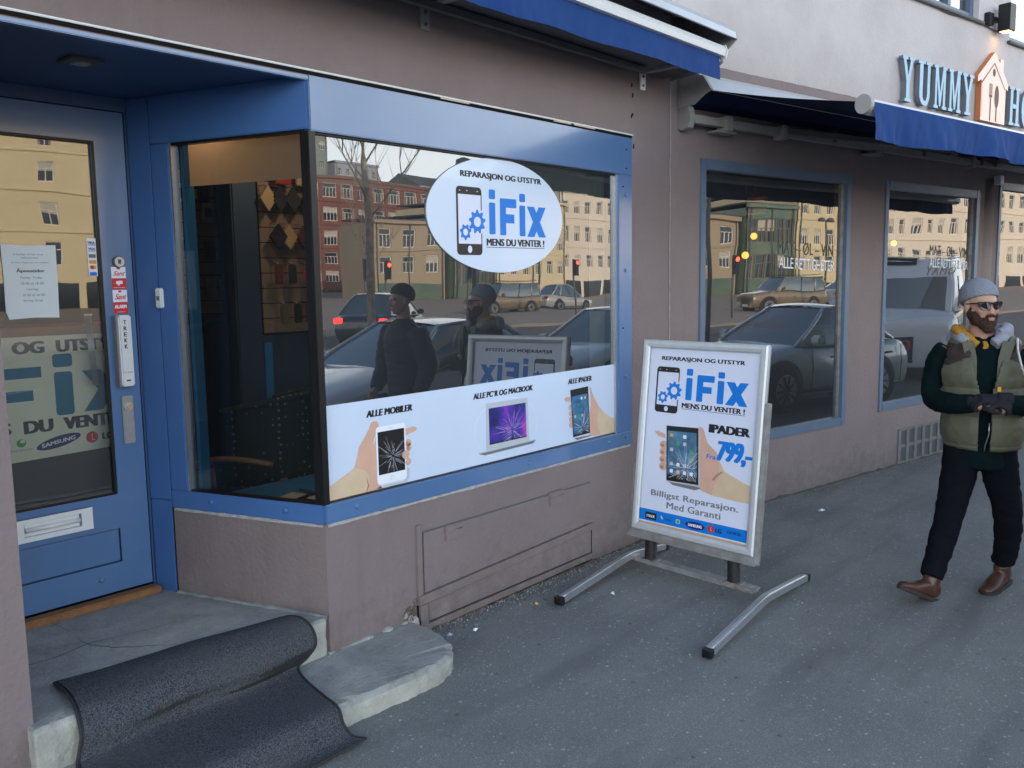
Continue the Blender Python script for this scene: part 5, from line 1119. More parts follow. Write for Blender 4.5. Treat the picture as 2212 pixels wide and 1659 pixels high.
for s_ in (.40, 1.62):
    t_ = thing('copper_pendant', 'dull copper pendant shade hanging high inside the nearer restaurant window, %s' % ('left one' if s_ < 1 else 'right one'), 'lamp', frB(s_, -.5, 2.28), 0, 'pendant shades in the restaurant')
    mb = MB()
    for j in range(5): mb.tube([(0, 0, .06-j*.03), (0, 0, .045-j*.03)], [.06+.02*math.sin(j), .09], COP, 16, up=(0, 1, 0), caps=False)
    mb.build('lamp_shade', t_)

# ------------------------------------------------------------------ litter on the pavement
def lit(name, x, y, r, c_, label, cat):
    mb = MB(); n = 9; pts = [(x+r*(1+.5*random.uniform(-1, 1))*math.cos(6.283*k/n), y+r*.7*(1+.4*random.uniform(-1, 1))*math.sin(6.283*k/n)) for k in range(n)]
    z = [.006+random.uniform(0, .012) for _ in pts]; mb.add([(p[0], p[1], zz) for p, zz in zip(pts, z)]+[(x, y, .022)], [[k, (k+1) % n, n] for k in range(n)], c_, False)
    return tag(mb.build(name), label, cat)
lit('litter', .72, -.19, .014, INKW, 'small white scrap of paper on the asphalt near the hatch', 'litter')
lit('litter', 1.17, -.20, .014, INKOR, 'small orange scrap on the asphalt left of the sign foot', 'litter')
lit('litter', .60, -.13, .016, mat('pale_blue_scrap', (.30, .38, .48), .6), 'pale blue crumpled scrap by the wall beside the round step end', 'litter')
lit('litter', 3.9, -.62, .030, INKW, 'white cigarette pack scrap lying behind the walking man', 'litter')
lit('litter', 1.55, -.42, .014, INKLG, 'white scrap of paper between the feet of the sign', 'litter')

# ------------------------------------------------------------------ people
def loft(mb, P, rx, ry=None, seg=18, up=(0, -1, 0), sub=5, m=None):
    """smooth tapering limb through P; rx along the side, ry along up"""
    ry = ry or rx; n = (len(P)-1)*sub; q = [list(p)+[a_, b_] for p, a_, b_ in zip(P, rx, ry)]
    s_ = [ptint(q, k/n) for k in range(n+1)]
    mb.tube([Vector(t_[:3]) for t_ in s_], [max(.002, t_[3]) for t_ in s_], m or BLACK, seg, True, [max(.002, t_[4]) for t_ in s_], up)
def ball(mb, c, r, m=None, seg=16):
    bm = bmesh.new(); bmesh.ops.create_uvsphere(bm, u_segments=seg, v_segments=seg//2+2, radius=1)
    mb.add([Vector((v.co.x*r[0]+c[0], v.co.y*r[1]+c[1], v.co.z*r[2]+c[2])) for v in bm.verts], [[q.index for q in f.verts] for f in bm.faces], m or BLACK, True); bm.free()
def hand(mb, w_, d, palm, side, curl=.6, s=1.0, m=None):
    """five fingers: w_ wrist, d direction, palm = palm normal, side = thumb direction"""
    w_ = Vector(w_); d = Vector(d).normalized(); palm = Vector(palm); palm = (palm-d*palm.dot(d)).normalized(); sd_ = Vector(side); sd_ = (sd_-d*sd_.dot(d)-palm*sd_.dot(palm)).normalized()
    loft(mb, [w_-d*.02, w_+d*.02*s, w_+d*.06*s, w_+d*.092*s], [.026*s, .034*s, .042*s, .039*s], [.022*s, .018*s, .016*s, .013*s], 14, tuple(palm), 4, m)
    for k, (o_, L_) in enumerate(((.030, .070), (.010, .078), (-.011, .073), (-.031, .058))):
        p = w_+d*.088*s+sd_*o_*s; q_ = [p-d*.012]; a_ = .25
        for j, f_ in enumerate((.45, .32, .23)):
            a_ += curl*(.55+.25*j); q_.append(q_[-1]+(d*math.cos(a_)+palm*math.sin(a_))*L_*f_*s+ (d*.012 if j == 0 else Vector()))
        loft(mb, q_, [.0095*s, .0095*s, .0085*s, .0065*s], None, 10, tuple(sd_), 3, m)
    p = w_+d*.025*s+sd_*.030*s; loft(mb, [p, p+sd_*.025*s+d*.02*s+palm*.012*s, p+sd_*.030*s+d*.05*s+palm*.022*s, p+sd_*.022*s+d*.07*s+palm*.03*s], [.013*s, .012*s, .010*s, .007*s], None, 10, tuple(palm), 3, m)
SKIN = mat('skin', (.52, .30, .22), .5, .4, var=(30, .5, (.46, .24, .17)))
def displace(me, fn):
    co = [v.co.copy() for v in me.vertices]; no = [n.vector.copy() for n in me.vertex_normals]; out = []
    for c, n in zip(co, no): out += list(c+n*fn(c))
    me.vertices.foreach_set('co', out); me.update()
def person(name, label, loc, rz, J, cols, headyaw, detail=True):
    t_ = thing(name, label, 'person', loc, rz); t_.scale = (.985,)*3
    def R3(p, c, yw):
        v = Vector(p)-Vector(c); v.rotate(Matrix.Rotation(rad(yw), 3, 'Z')); return v+Vector(c)
    hc = Vector(J['head']); HY = headyaw
    def hd(x, y, z): return R3((hc.x+x, hc.y+y, hc.z+z), hc, HY)
    # ---- body, one skin: head with face, neck, torso, arms, hands, legs
    mb = MB()
    def hball(c, r): 
        m2 = MB(); ball(m2, c, r); mb.add([hd(*v) for v in m2.v], m2.f, BLACK, True)
    hball((0, .012, .035), (.076, .094, .088)); hball((0, -.012, -.03), (.066, .080, .085)); hball((0, -.038, -.075), (.046, .045, .036))
    hball((0, -.082, .018), (.056, .014, .010)); hball((-.036, -.066, -.022), (.024, .022, .022)); hball((.036, -.066, -.022), (.024, .022, .022))
    m2 = MB(); loft(m2, [(0, -.084, .012), (0, -.098, -.010), (0, -.110, -.028), (0, -.088, -.038)], [.009, .011, .015, .010], [.008, .010, .012, .008], 12, (0, 0, 1)); mb.add([hd(*v) for v in m2.v], m2.f, BLACK, True)
    for sx in (-1, 1):
        hball((sx*.014, -.095, -.034), (.009, .010, .007)); hball((sx*.076, .008, -.005), (.010, .020, .033)); hball((sx*.031, -.074, .004), (.013, .010, .008))
    hball((0, -.088, -.060), (.024, .010, .006)); hball((0, -.086, -.071), (.021, .010, .007))
    nk = Vector(J['neck']); loft(mb, [nk+Vector((0, .03, -.10)), nk, hc+Vector((0, .02, -.05))], [.085, .060, .058], None, 18)
    loft(mb, [Vector(p[:3]) for p in J['torso']], [p[3]*.93 for p in J['torso']], [p[4]*.9 for p in J['torso']], 28)
    for A_ in J['arms']:
        loft(mb, A_, [.050, .043, .038, .035, .024], None, 16); 
    for L_ in J['legs']: loft(mb, L_, [.080, .082, .055, .050, .036], None, 18)
    for (w_, d, pn, sd_) in J['hands']: hand(mb, w_, d, pn, sd_, J.get('curl', .7))
    me = remesh(mb, .0055, 3, 'body'); link_mesh('body', me, SKIN, t_)
    # ---- clothes
    mb = MB()
    for L_ in J['legs']: loft(mb, [Vector(p) for p in L_[:-1]]+[Vector(L_[-1])+Vector((0, 0, .015))], J.get('trw', [.104, .098, .078, .070, .062]), None, 20)
    p0 = J['torso'][0]; loft(mb, [Vector(p0[:3])+Vector((0, 0, -.09)), Vector(p0[:3]), Vector(p0[:3])+Vector((0, 0, .12))], [.12, .155, .155], [.09, .115, .11], 24)
    me = remesh(mb, .008, 3, 'trousers'); 
    displace(me, lambda c: .006*noise.noise(Vector((c.x*9, c.y*9, c.z*22+3)))+.004*noise.noise(Vector((c.x*20, c.y*20, c.z*40))))
    link_mesh('trousers', me, cols['trousers'], t_)
    mb = MB(); loft(mb, [Vector(p[:3]) for p in J['torso']], [p[3] for p in J['torso']], [p[4] for p in J['torso']], 30)
    tz = J['torso'][0]; loft(mb, [Vector(tz[:3])+Vector((0, 0, J.get('hem', -.14))), Vector(tz[:3])], [tz[3]*1.03, tz[3]*1.02], [tz[4]*1.02, tz[4]*1.0], 30)
    for A_ in J['arms']: loft(mb, A_, J.get('slw', [.074, .068, .060, .056, .044]), None, 20)
    me = remesh(mb, .008, 4, 'jacket')
    displace(me, lambda c: .007*noise.noise(Vector((c.x*11, c.y*11, c.z*15)))+.004*noise.noise(c*34)+(.005*abs(math.sin(c.z*math.pi/.075+2*noise.noise(c*5))) if cols.get('puff') else 0))
    link_mesh('jacket', me, cols['jacket'], t_)
    # shoes
    for (a_, d, upv) in J['shoes']:
        a_ = Vector(a_); d = Vector(d).normalized(); upv = Vector(upv).normalized(); sdv = d.cross(upv); mb = MB(); so_ = MB()
        P = [a_-d*.065-upv*.045, a_-d*.03-upv*.025, a_+d*.05-upv*.035, a_+d*.12-upv*.052, a_+d*.185-upv*.060, a_+d*.205-upv*.062]
        loft(mb, P, [.028, .038, .043, .047, .036, .012], [.030, .050, .044, .030, .020, .008], 18, tuple(upv)); loft(mb, [a_-upv*.04, a_+upv*.04], [.043, .045], [.048, .05], 16, tuple(d))
        me = remesh(mb, .006, 2, 'shoe'); s_ = link_mesh('shoe', me, cols['shoe'], t_)
        pts = [(-.08, -.028), (-.075, .03), (-.02, .038), (.06, .040), (.12, .050), (.18, .042), (.212, .012), (.212, -.012), (.18, -.042), (.12, -.048), (.06, -.038), (-.02, -.036)]
        n = len(pts); vs = [a_+d*x+sdv*y-upv*h_ for h_ in (.088, .066) for x, y in pts]
        so_.add(vs, [list(range(n))[::-1], list(range(n, 2*n))]+[[i, (i+1) % n, n+(i+1) % n, n+i] for i in range(n)], cols['sole']); so_.build('sole', s_)
        lc = MB()
        for k in range(4): c = a_+d*(.035+k*.022)+upv*(.012-k*.011); lc.tube([c-sdv*.018, c+upv*.006, c+sdv*.018], .003, BLACK, 6)
        lc.build('laces', s_)
    # beanie
    mb = MB(); m2 = MB(); ball(m2, (0, .026, .056), (.093, .112, .098), None, 24); loft(m2, [(0, .02, .012), (0, .02, .065)], [.088, .093], [.103, .108], 26)
    mb.add([hd(v[0], v[1], max(v[2], .030+(.30*(v[1]-.02)*-1 if v[1] < .02 else -.45*(v[1]-.02)))) for v in m2.v], m2.f, BLACK, True)
    me = remesh(mb, .006, 3, 'beanie'); link_mesh('beanie', me, cols['beanie'], t_)
    return t_, hd
# the walking man with the vest
KNIT = mat('grey_knit', (.26, .27, .32), .95, .2, var=(60, .5, (.20, .21, .25)), bump=(170, .8, 2))
TEALJ = mat('dark_teal_fleece', (.004, .012, .0135), .95, .08, var=(20, .6, (.003, .011, .013)), bump=(160, .3, 2))
OLIVE = mat('olive_nylon', (.105, .108, .070), .6, .4, var=(16, .6, (.082, .085, .057)), bump=(25, .35, 4))
YOKE = mat('dark_brown_leather', (.035, .022, .020), .6, .4)
DENIM = mat('black_denim', (.006, .007, .011), .95, .08, bump=(25, .4, 5))
BROWN = mat('brown_leather', (.085, .036, .020), .34, .5, var=(18, .8, (.045, .02, .014)))
GLOVE = mat('black_glove', (.014, .013, .018), .8, .3)
J = dict(head=(-.022, -.015, 1.605), neck=(-.015, .02, 1.455),
    torso=[(.015, .0, .86, .155, .118), (.015, .0, .95, .160, .118), (.01, .005, 1.10, .168, .124), (.0, .0, 1.25, .188, .128), (-.005, .01, 1.355, .175, .105), (-.01, .02, 1.42, .10, .075), (-.012, .02, 1.455, .055, .055)],
    arms=[[(-.165, .01, 1.360), (-.205, .0, 1.31), (-.232, .02, 1.20), (-.238, .0, 1.115), (-.14, -.15, 1.09), (-.02, -.255, 1.112)][0:1]+[(-.212, .015, 1.28), (-.236, .0, 1.10), (-.13, -.16, 1.085), (-.015, -.250, 1.105)],
          [(.165, .01, 1.360), (.232, .015, 1.27), (.268, .0, 1.105), (.20, -.15, 1.085), (.085, -.235, 1.120)]],
    legs=[[(-.075, 0, .88), (-.088, -.035, .70), (-.125, -.125, .47), (-.160, -.175, .30), (-.200, -.265, .120)], [(.085, 0, .88), (.110, .01, .70), (.155, .03, .48), (.165, .09, .30), (.150, .13, .135)]],
    hands=[((-.005, -.252, 1.108), (.85, -.25, .12), (.1, .4, -1), (0, -.9, .4)), ((.092, -.238, 1.128), (-.8, -.35, .05), (-.1, .3, -1), (0, -.8, .6))], curl=.9,
    trw=[.100, .094, .076, .068, .062], slw=[.078, .072, .062, .056, .044],
    shoes=[((-.203, -.275, .100), (-.60, -.68, .42), (.25, .36, .90)), ((.148, .12, .100), (-.42, -.90, -.06), (0, -.06, 1))])
rzm = -math.atan2(.972, .235)
man, hd = person('person', 'man walking in grey beanie, sunglasses and olive puffer vest over dark jacket', (2.985, -1.84, gz(-1.84)-.010), rzm, J,
    dict(trousers=DENIM, jacket=TEALJ, beanie=KNIT, shoe=BROWN, sole=mat('dark_sole', (.03, .02, .018), .8)), 32)
# vest
mb = MB(); T_ = [(.015, .0, .845, .178, .142), (.015, .0, .92, .186, .150), (.012, .003, 1.10, .192, .154), (.0, .0, 1.25, .206, .152), (-.004, .01, 1.345, .196, .128), (-.01, .02, 1.415, .135, .098), (-.012, .022, 1.45, .09, .08)]
loft(mb, [Vector(p[:3]) for p in T_], [p[3] for p in T_], [p[4] for p in T_], 40)
me = remesh(mb, .008, 4, 'vest')
displace(me, lambda c: .014*abs(math.sin((c.z-.86)*math.pi/.155))**.6+.005*noise.noise(c*14)+.003*noise.noise(c*40))
bm = bmesh.new(); bm.from_mesh(me); dele = []
for f in bm.faces:
    c = f.calc_center_median(); xc = .022; wdt = .030+max(0, (c.z-1.15))*.24
    if c.y < -.03 and abs(c.x-xc) < wdt: dele.append(f)
    elif c.z > 1.435: dele.append(f)
    elif abs(c.x) > .158 and c.z > 1.12 and (c.x**2+0) and ((c.z-1.27)/.14)**2+((c.y-.0)/.085)**2 < 1: dele.append(f)
    else: f.material_index = 1 if (c.z > 1.285-.05*(abs(c.x-xc) < .1)*0 and abs(c.x-xc) > .075 and c.z < 1.40 and c.y < .02 and c.z > 1.335-(abs(c.x-xc)-.075)*.5) else 0
bmesh.ops.delete(bm, geom=dele, context='FACES'); bm.to_mesh(me); bm.free()
idx = [p.material_index for p in me.polygons]; vest = link_mesh('vest', me, [OLIVE, YOKE], man); me.polygons.foreach_set('material_index', idx); so_ = vest.modifiers.new('s', 'SOLIDIFY'); so_.thickness = .012; so_.offset = 1
# hood collar with yellow lining
HOODG = mat('grey_hood', (.30, .31, .37), .9, .2, var=(30, .5, (.24, .25, .30)), bump=(90, .5, 3)); YEL = mat('yellow_lining', (.42, .22, .03), .85, .2, var=(20, .5, (.45, .22, .02)))
def neckroll(q0, q1, rr, zc, rt, drop=.05, seed=0, n=14):
    P = []; R1 = []; R2 = []
    for k in range(n):
        t_ = k/(n-1); q_ = rad(q0+(q1-q0)*t_); front = max(0, -math.sin(q_))
        P.append((-.012+rr*1.08*math.cos(q_), .022+rr*math.sin(q_)-.012*front, zc-drop*front**2+.006*noise.noise(Vector((t_*5, seed, 0)))))
        R1.append(rt*(.75+.25*math.sin(t_*math.pi))*(1+.2*noise.noise(Vector((t_*7, seed, 4))))); R2.append(R1[-1]*1.25)
    m_ = MB(); loft(m_, P, R1, R2, 12, (0, 0, 1), 3); return m_
mb = neckroll(-60, 236, .112, 1.448, .036, .060, 1); m2 = neckroll(-50, 60, .118, 1.475, .030, .02, 7); mb.add(m2.v, m2.f, BLACK, True); m3 = neckroll(20, 170, .125, 1.43, .05, 0, 5); mb.add(m3.v, m3.f, BLACK, True)
me = remesh(mb, .006, 4, 'hf'); displace(me, lambda c: .006*noise.noise(c*22)+.003*noise.noise(c*60)); link_mesh('hood_fold', me, HOODG, man)
mb = neckroll(150, 262, .092, 1.470, .026, .075, 3); m2 = neckroll(170, 222, .120, 1.478, .022, .05, 9); mb.add(m2.v, m2.f, BLACK, True); m3 = neckroll(-85, -68, .085, 1.44, .022, .05, 4, 5); mb.add(m3.v, m3.f, BLACK, True)
me = remesh(mb, .006, 3, 'ys'); displace(me, lambda c: .005*noise.noise(c*30)); link_mesh('yellow_scarf', me, YEL, man)
# lapels of the vest
for sx in (-1, 1):
    mb = MB(); mb.prism([(.022+sx*.045, 1.18), (.022+sx*.105, 1.335), (.022+sx*.125, 1.415), (.022+sx*.07, 1.425), (.022+sx*.05, 1.33)], -.165, -.150, lambda u, d, v: Vector((u, d+(v-1.18)*.20, v)), OLIVE); mb.build('lapel', man)
# beard
mb = MB(); m2 = MB()
for c, r in (((0, -.062, -.088), (.050, .040, .042)), ((-.045, -.030, -.060), (.028, .042, .045)), ((.045, -.030, -.060), (.028, .042, .045)), ((0, -.094, -.052), (.034, .012, .008)), ((0, -.080, -.115), (.034, .028, .030)), ((-.062, -.004, -.035), (.014, .022, .04)), ((.062, -.004, -.035), (.014, .022, .04))): ball(m2, c, r)
mb.add([hd(*v) for v in m2.v], m2.f, BLACK, True); me = remesh(mb, .005, 1, 'beard')
displace(me, lambda c: .004*noise.noise(c*90)+.003*noise.noise(c*220))
link_mesh('beard', me, mat('brown_beard', (.055, .034, .024), .9, .2, var=(80, .8, (.10, .062, .042)), bump=(260, 1, 2)), man)
mb = MB(); m2 = MB(); ball(m2, (0, -.104, -.063), (.020, .006, .006), SKIN, 12); ball(m2, (0, -.103, -.071), (.017, .006, .005), SKIN, 12); mb.add([hd(*v) for v in m2.v], m2.f, mat('lips', (.48, .19, .16), .5), True); mb.build('lips', man)
# sunglasses
SHADE = mat('black_lens', (.006, .006, .007), .06, .6)
mb = MB()
for sx in (-1, 1):
    pl = [(sx*(.007), .020), (sx*.034, .024), (sx*.066, .022), (sx*.064, -.002), (sx*.050, -.020), (sx*.024, -.021), (sx*.010, -.006)]
    for y0, y1 in ((-.108, -.100),):
        vs = [hd(x, y0+abs(x)**2*4.5, z+.004) for x, z in pl]+[hd(x, y1+abs(x)**2*4.5, z+.004) for x, z in pl]; n = len(pl)
        mb.add(vs, [list(range(n)), list(range(2*n-1, n-1, -1))]+[[i, (i+1) % n, n+(i+1) % n, n+i] for i in range(n)], SHADE)
    mb.tube([hd(sx*.066, -.086, .018), hd(sx*.078, -.04, .016), hd(sx*.080, .01, .012)], .004, BLACK, 6)
mb.tube([hd(-.012, -.108, .018), hd(.012, -.108, .018)], .004, BLACK, 6); mb.build('sunglasses', man)
# gloves over the hands
mb = MB()
for (w_, d, pn, sd_) in J['hands']: hand(mb, w_, d, pn, sd_, .9, 1.16); loft(mb, [Vector(w_)-Vector(d).normalized()*.05, Vector(w_)+Vector(d).normalized()*.02], [.040, .034], None, 14)
me = remesh(mb, .0045, 1, 'gloves'); link_mesh('gloves', me, GLOVE, man)
# white strap over his left shoulder
mb = MB(); mb.tube([(.185, .10, 1.30), (.172, .04, 1.41), (.158, -.05, 1.425), (.160, -.125, 1.375), (.176, -.150, 1.31), (.195, -.145, 1.25)], .016, mat('white_strap', (.62, .60, .56), .7), 8, ry=.006, up=(1, 0, 0)); mb.build('bag_strap', man)
mb = MB(); mb.tube([(.045, -.175, .99), (.045, -.17, .93), (.030, -.15, .86), (.028, -.14, .83)], .003, ALU, 6); mb.build('zip_pull', man); mb = MB(); mb.box((.075, -.178, 1.16), (.092, -.170, 1.185), INKOR, 0); mb.build('orange_tag', man)

# companion in a dark puffer jacket, just outside the picture, seen only in the panes
PUFF = mat('navy_puffer', (.007, .011, .022), .6, .25, bump=(20, .3, 4))
J2 = dict(head=(.0, -.01, 1.63), neck=(0, .02, 1.48), torso=[(0, 0, .86, .17, .135), (0, 0, .98, .175, .14), (0, 0, 1.13, .185, .145), (0, 0, 1.28, .205, .15), (0, .01, 1.39, .18, .12), (0, .02, 1.46, .10, .08), (0, .02, 1.49, .06, .06)],
    arms=[[(-.17, .01, 1.385), (-.235, .02, 1.25), (-.265, .05, 1.10), (-.27, .02, .98), (-.265, -.05, .86)], [(.17, .01, 1.385), (.235, .0, 1.25), (.265, -.02, 1.10), (.27, -.06, .98), (.26, -.13, .87)]],
    legs=[[(-.085, 0, .88), (-.095, -.06, .68), (-.10, -.12, .48), (-.10, -.16, .28), (-.10, -.20, .10)], [(.085, 0, .88), (.095, .05, .68), (.10, .08, .48), (.10, .18, .30), (.10, .26, .12)]],
    hands=[((-.265, -.06, .85), (0, -.15, -1), (1, 0, 0), (0, -1, 0)), ((.26, -.14, .86), (0, -.2, -1), (-1, 0, 0), (0, -1, 0))], curl=.5, slw=[.095, .09, .082, .072, .056], shoes=[((-.10, -.205, .09), (0, -1, .1), (0, .1, 1)), ((.10, .26, .11), (0, -1, -.35), (0, -.35, 1))])
person('person', 'walker in dark puffer jacket and dark beanie, seen mirrored in the big shop pane', (2.74, -2.52, gz(-2.5)), rad(-85), J2,
    dict(trousers=DENIM, jacket=PUFF, beanie=mat('dark_knit', (.03, .028, .026), .9), shoe=BLACK, sole=BLACK, puff=1), 8)
# ------------------------------------------------------------------ vehicles along the kerb (they show in the panes)
def car(name, label, loc, rz, L=4.4, W=1.8, H=1.45, paint=(.3, .32, .35), kind='car', group=None, rough=.25):
    """front towards local -x, wheels on z=0"""
    t_ = thing(name, label, 'van' if kind == 'van' else 'car', loc, rz, group)
    pm = mat('paint_%d_%d_%d' % tuple(int(q*1000) for q in paint), paint, rough, .6, .2, coat=1)
    tr = mat('tyre_rubber', (.012, .012, .012), .8); rm = mat('alloy_rim', (.30, .31, .32), .3, .5, .8); blk = mat('black_trim', (.012, .012, .013), .5)
    # body: stations along x: (x, z_top, half width, z_bottom)
    if kind == 'van': ST = [(0, .72, .80, .30), (.03, .95, .88, .24), (.10, 1.08, .93, .22), (.28, 1.20, .96, .2), (.42, 1.24, .98, .2), (1, 1.24, .98, .2), (L-.1, 1.24, .98, .22), (L, 1.2, .95, .3)]
    elif kind == 'suv': ST = [(0, .70, .74, .36), (.05, .92, .84, .30), (.9, 1.04, .9, .28), (1.3, 1.08, .9, .28), (L-.5, 1.10, .9, .28), (L-.06, 1.05, .88, .3), (L, .9, .82, .4)]
    else: ST = [(0, .50, .66, .24), (.06, .66, .80, .20), (.35, .76, .88, .18), (1.05, .90, .90, .18), (1.5, .93, .91, .18), (L-.95, .95, .91, .18), (L-.35, .95, .88, .2), (L-.05, .84, .82, .26), (L, .62, .72, .32)]
    W2 = W/1.8; mb = MB(); n = (len(ST)-1)*5; S_ = [ptint(ST, k/n) for k in range(n+1)]; vs = []
    for x, zt, w_, zb in S_:
        w_ *= W2; ring = [(0, zb), (.82*w_, zb), (.95*w_, zb+.06), (w_*.985, zb+(zt-zb)*.35), (w_, zb+(zt-zb)*.62), (w_*.965, zb+(zt-zb)*.86), (w_*.90, zt-.02), (w_*.72, zt+.012), (0, zt+.03)]
        full = [(-y, z) for y, z in ring[1:-1]][::-1]; r_ = ring+full
        vs += [(x, y, z) for y, z in r_]
    m_ = 16; mb.add(vs, [[i*m_+k, i*m_+(k+1) % m_, (i+1)*m_+(k+1) % m_, (i+1)*m_+k] for i in range(n) for k in range(m_)]+[list(range(m_))[::-1], [n*m_+k for k in range(m_)]], pm, True)
    mb.build('body', t_)
    # cabin
    if kind == 'van': B = [(.62, 1.22), (L-.02, 1.22)]; Tp = [(1.02, H-.1), (L-.10, H-.04)]; bw, tw = .95*W2, .86*W2
    elif kind == 'suv': B = [(1.25, 1.06), (L-.05, 1.06)]; Tp = [(1.85, H-.04), (L-.25, H-.04)]; bw, tw = .88*W2, .72*W2
    else: B = [(1.15, .90), (L-.40, .93)]; Tp = [(1.95, H-.05), (L-1.15, H-.06)]; bw, tw = .86*W2, .60*W2
    def cab(a_, b_, side):
        """a along the car, b up"""
        x = (B[0][0]*(1-a_)+B[1][0]*a_)*(1-b_)+(Tp[0][0]*(1-a_)+Tp[1][0]*a_)*b_; z = (B[0][1]*(1-a_)+B[1][1]*a_)*(1-b_)+((Tp[0][1]*(1-a_)+Tp[1][1]*a_)+.035*math.sin(a_*math.pi))*b_
        y = bw*(1-b_)+tw*b_+.035*math.sin(b_*math.pi); y *= (1-.10*(abs(a_-.5)*2)**4)
        return Vector((x, side*y, z))
    gb = MB()
    for s_ in (-1, 1): gb.grid((lambda a_, b_, s=s_: cab(a_ if s > 0 else 1-a_, b_, s)), 12, 4, CARGLASS)
    gb.grid(lambda a_, b_: Vector((cab(0, a_, 1).x-.05*math.sin(b_*math.pi), cab(0, a_, 1).y*(2*b_-1), cab(0, a_, 1).z)), 6, 10, CARGLASS)
    gb.grid(lambda a_, b_: Vector((cab(1, a_, 1).x+.05*math.sin(b_*math.pi), cab(1, a_, 1).y*(1-2*b_), cab(1, a_, 1).z)), 6, 10, CARGLASS)
    if kind != 'van': gb.build('window', t_)
    else:
        pb = MB(); pb.v = list(gb.v); pb.f = gb.f; pb.m = gb.m; pb.mats = [pm]; pb.sm = gb.sm; pb.build('cabin', t_)
        wsn = MB(); wsn.grid(lambda a_, b_: Vector((cab(0, .03+.60*a_, 1).x-.012-.05*math.sin(b_*math.pi), cab(0, .03+.60*a_, 1).y*(2*b_-1)*.90, cab(0, .03+.60*a_, 1).z)), 6, 10, CARGLASS)
        for s_ in (-1, 1): wsn.grid((lambda a_, b_, s=s_: cab((.10+.2*(a_ if s > 0 else 1-a_)), .08+.55*b_, s)+Vector((0, s*.01, 0))), 6, 4, CARGLASS)
        wsn.build('window', t_)
    rb = MB(); rb.grid(lambda a_, b_: Vector((cab(a_, 1, 1).x, cab(a_, 1, 1).y*(2*b_-1)*1.02, cab(a_, 1, 1).z+.012+.03*math.sin(b_*math.pi))), 14, 10, pm)
    for s_ in (-1, 1):
        rb.tube([cab(0, k/6, s_)+Vector((0, s_*.004, 0)) for k in range(7)], .030, pm, 6); rb.tube([cab(1, k/6, s_) for k in range(7)], .045, pm, 6)
        rb.tube([cab(k/10, 1, s_) for k in range(11)], .022, pm, 6); 
        if kind != 'van': rb.tube([cab(.46, k/4, s_)+Vector((0, s_*.004, 0)) for k in range(5)], .026, blk, 6); rb.tube([cab(.78, k/4, s_)+Vector((0, s_*.004, 0)) for k in range(5)], .035, pm, 6)
    rb.build('roof', t_)
    R_ = .33 if kind == 'car' else .37
    for x in (.82, L-.85):
        for s_ in (-1, 1):
            y = s_*(.86*W2); w_ = thing('wheel', None, None, (x, y, R_)); w_.parent = t_
            m2 = MB(); m2.tube([(0, -s_*.10, 0), (0, -s_*.08, 0), (0, s_*.07, 0), (0, s_*.085, 0)], [R_*.93, R_, R_, R_*.92], tr, 28, up=(0, 0, 1)); m2.build('tyre', w_)
            m2 = MB(); m2.tube([(0, s_*.08, 0), (0, s_*.092, 0)], [R_*.66, R_*.62], rm, 24, up=(0, 0, 1))
            for k in range(10): q_ = k*.6283; m2.tube([(0, s_*.094, 0), (R_*.6*math.cos(q_), s_*.096, R_*.6*math.sin(q_))], .018, blk, 5)
            m2.build('rim', w_)
            ab = MB(); ab.tube([(x, s_*(.86*W2-.1), R_+.02), (x, s_*(.90*W2+.012), R_+.02)], R_*1.16, blk, 28, up=(0, 0, 1)); ab.build('wheel_arch', t_)
    for s_ in (-1, 1):
        m2 = MB(); m2.box((.02, s_*.46*W2, .56 if kind == 'car' else .72), (.24, s_*.80*W2, .68 if kind == 'car' else .90), mat('headlight_glass', (.55, .58, .60), .1, .6), .03, lambda x, y, z: Vector((x, y, z))); m2.build('headlight', t_)
        m2 = MB(); m2.box((L-.10, s_*.56*W2, .72), (L+.012, s_*.82*W2, .88), (mat('tail_light_lit', (.35, .01, .01), .2, .5, emis=((1, .03, .02), 4)) if 'tail' in label else mat('tail_light', (.30, .01, .01), .2, .5)), .02, lambda x, y, z: Vector((x, y, z))); m2.build('tail_light', t_)
        m2 = MB(); c = cab(.10, .12, s_); m2.box((c.x-.07, c.y+s_*.04, c.z-.03), (c.x+.05, c.y+s_*.22, c.z+.10), pm, .03, lambda x, y, z: Vector((x, y, z))); m2.build('mirror', t_)
        for a_ in (.40, .70):
            m2 = MB(); x = L*a_+.35; m2.box((x, s_*.905*W2, .74), (x+.16, s_*.93*W2, .77), blk, .004, lambda x, y, z: Vector((x, y, z))); m2.build('door_handle', t_)
    for s_ in (-1, 1):
        for x in (1.35, 2.35, 3.2):
            m2 = MB(); m2.tube([(x, s_*.905*W2, .30), (x+.03, s_*.915*W2, .60), (x+.02, s_*.895*W2, .86)], .006, blk, 5); m2.build('door_seam', t_)
        m2 = MB(); m2.tube([(.5, s_*.895*W2, .30), (L-.4, s_*.895*W2, .30)], .03, blk, 6); m2.build('sill_trim', t_)
        m2 = MB(); m2.tube([cab(k/12, 0, s_)+Vector((0, s_*.012, .01)) for k in range(13)], .012, rm, 5); m2.build('window_trim', t_)
    m2 = MB(); m2.box((-.03, -.26, .36), (-.012, .26, .47), WFR, .004, lambda x, y, z: Vector((x, y, z))); m2.build('number_plate', t_)
    m2 = MB(); m2.box((-.01, -.42, .30), (.05, .42, .52 if kind == 'car' else .80), blk, .02, lambda x, y, z: Vector((x, y, z))); m2.build('grille', t_)
    if kind == 'van':
        m2 = MB(); m2.box((.90, -.36, H-.26), (1.25, .36, H-.08), blk, .06, lambda x, y, z: Vector((x, y, z))); m2.build('roof_vent', t_)
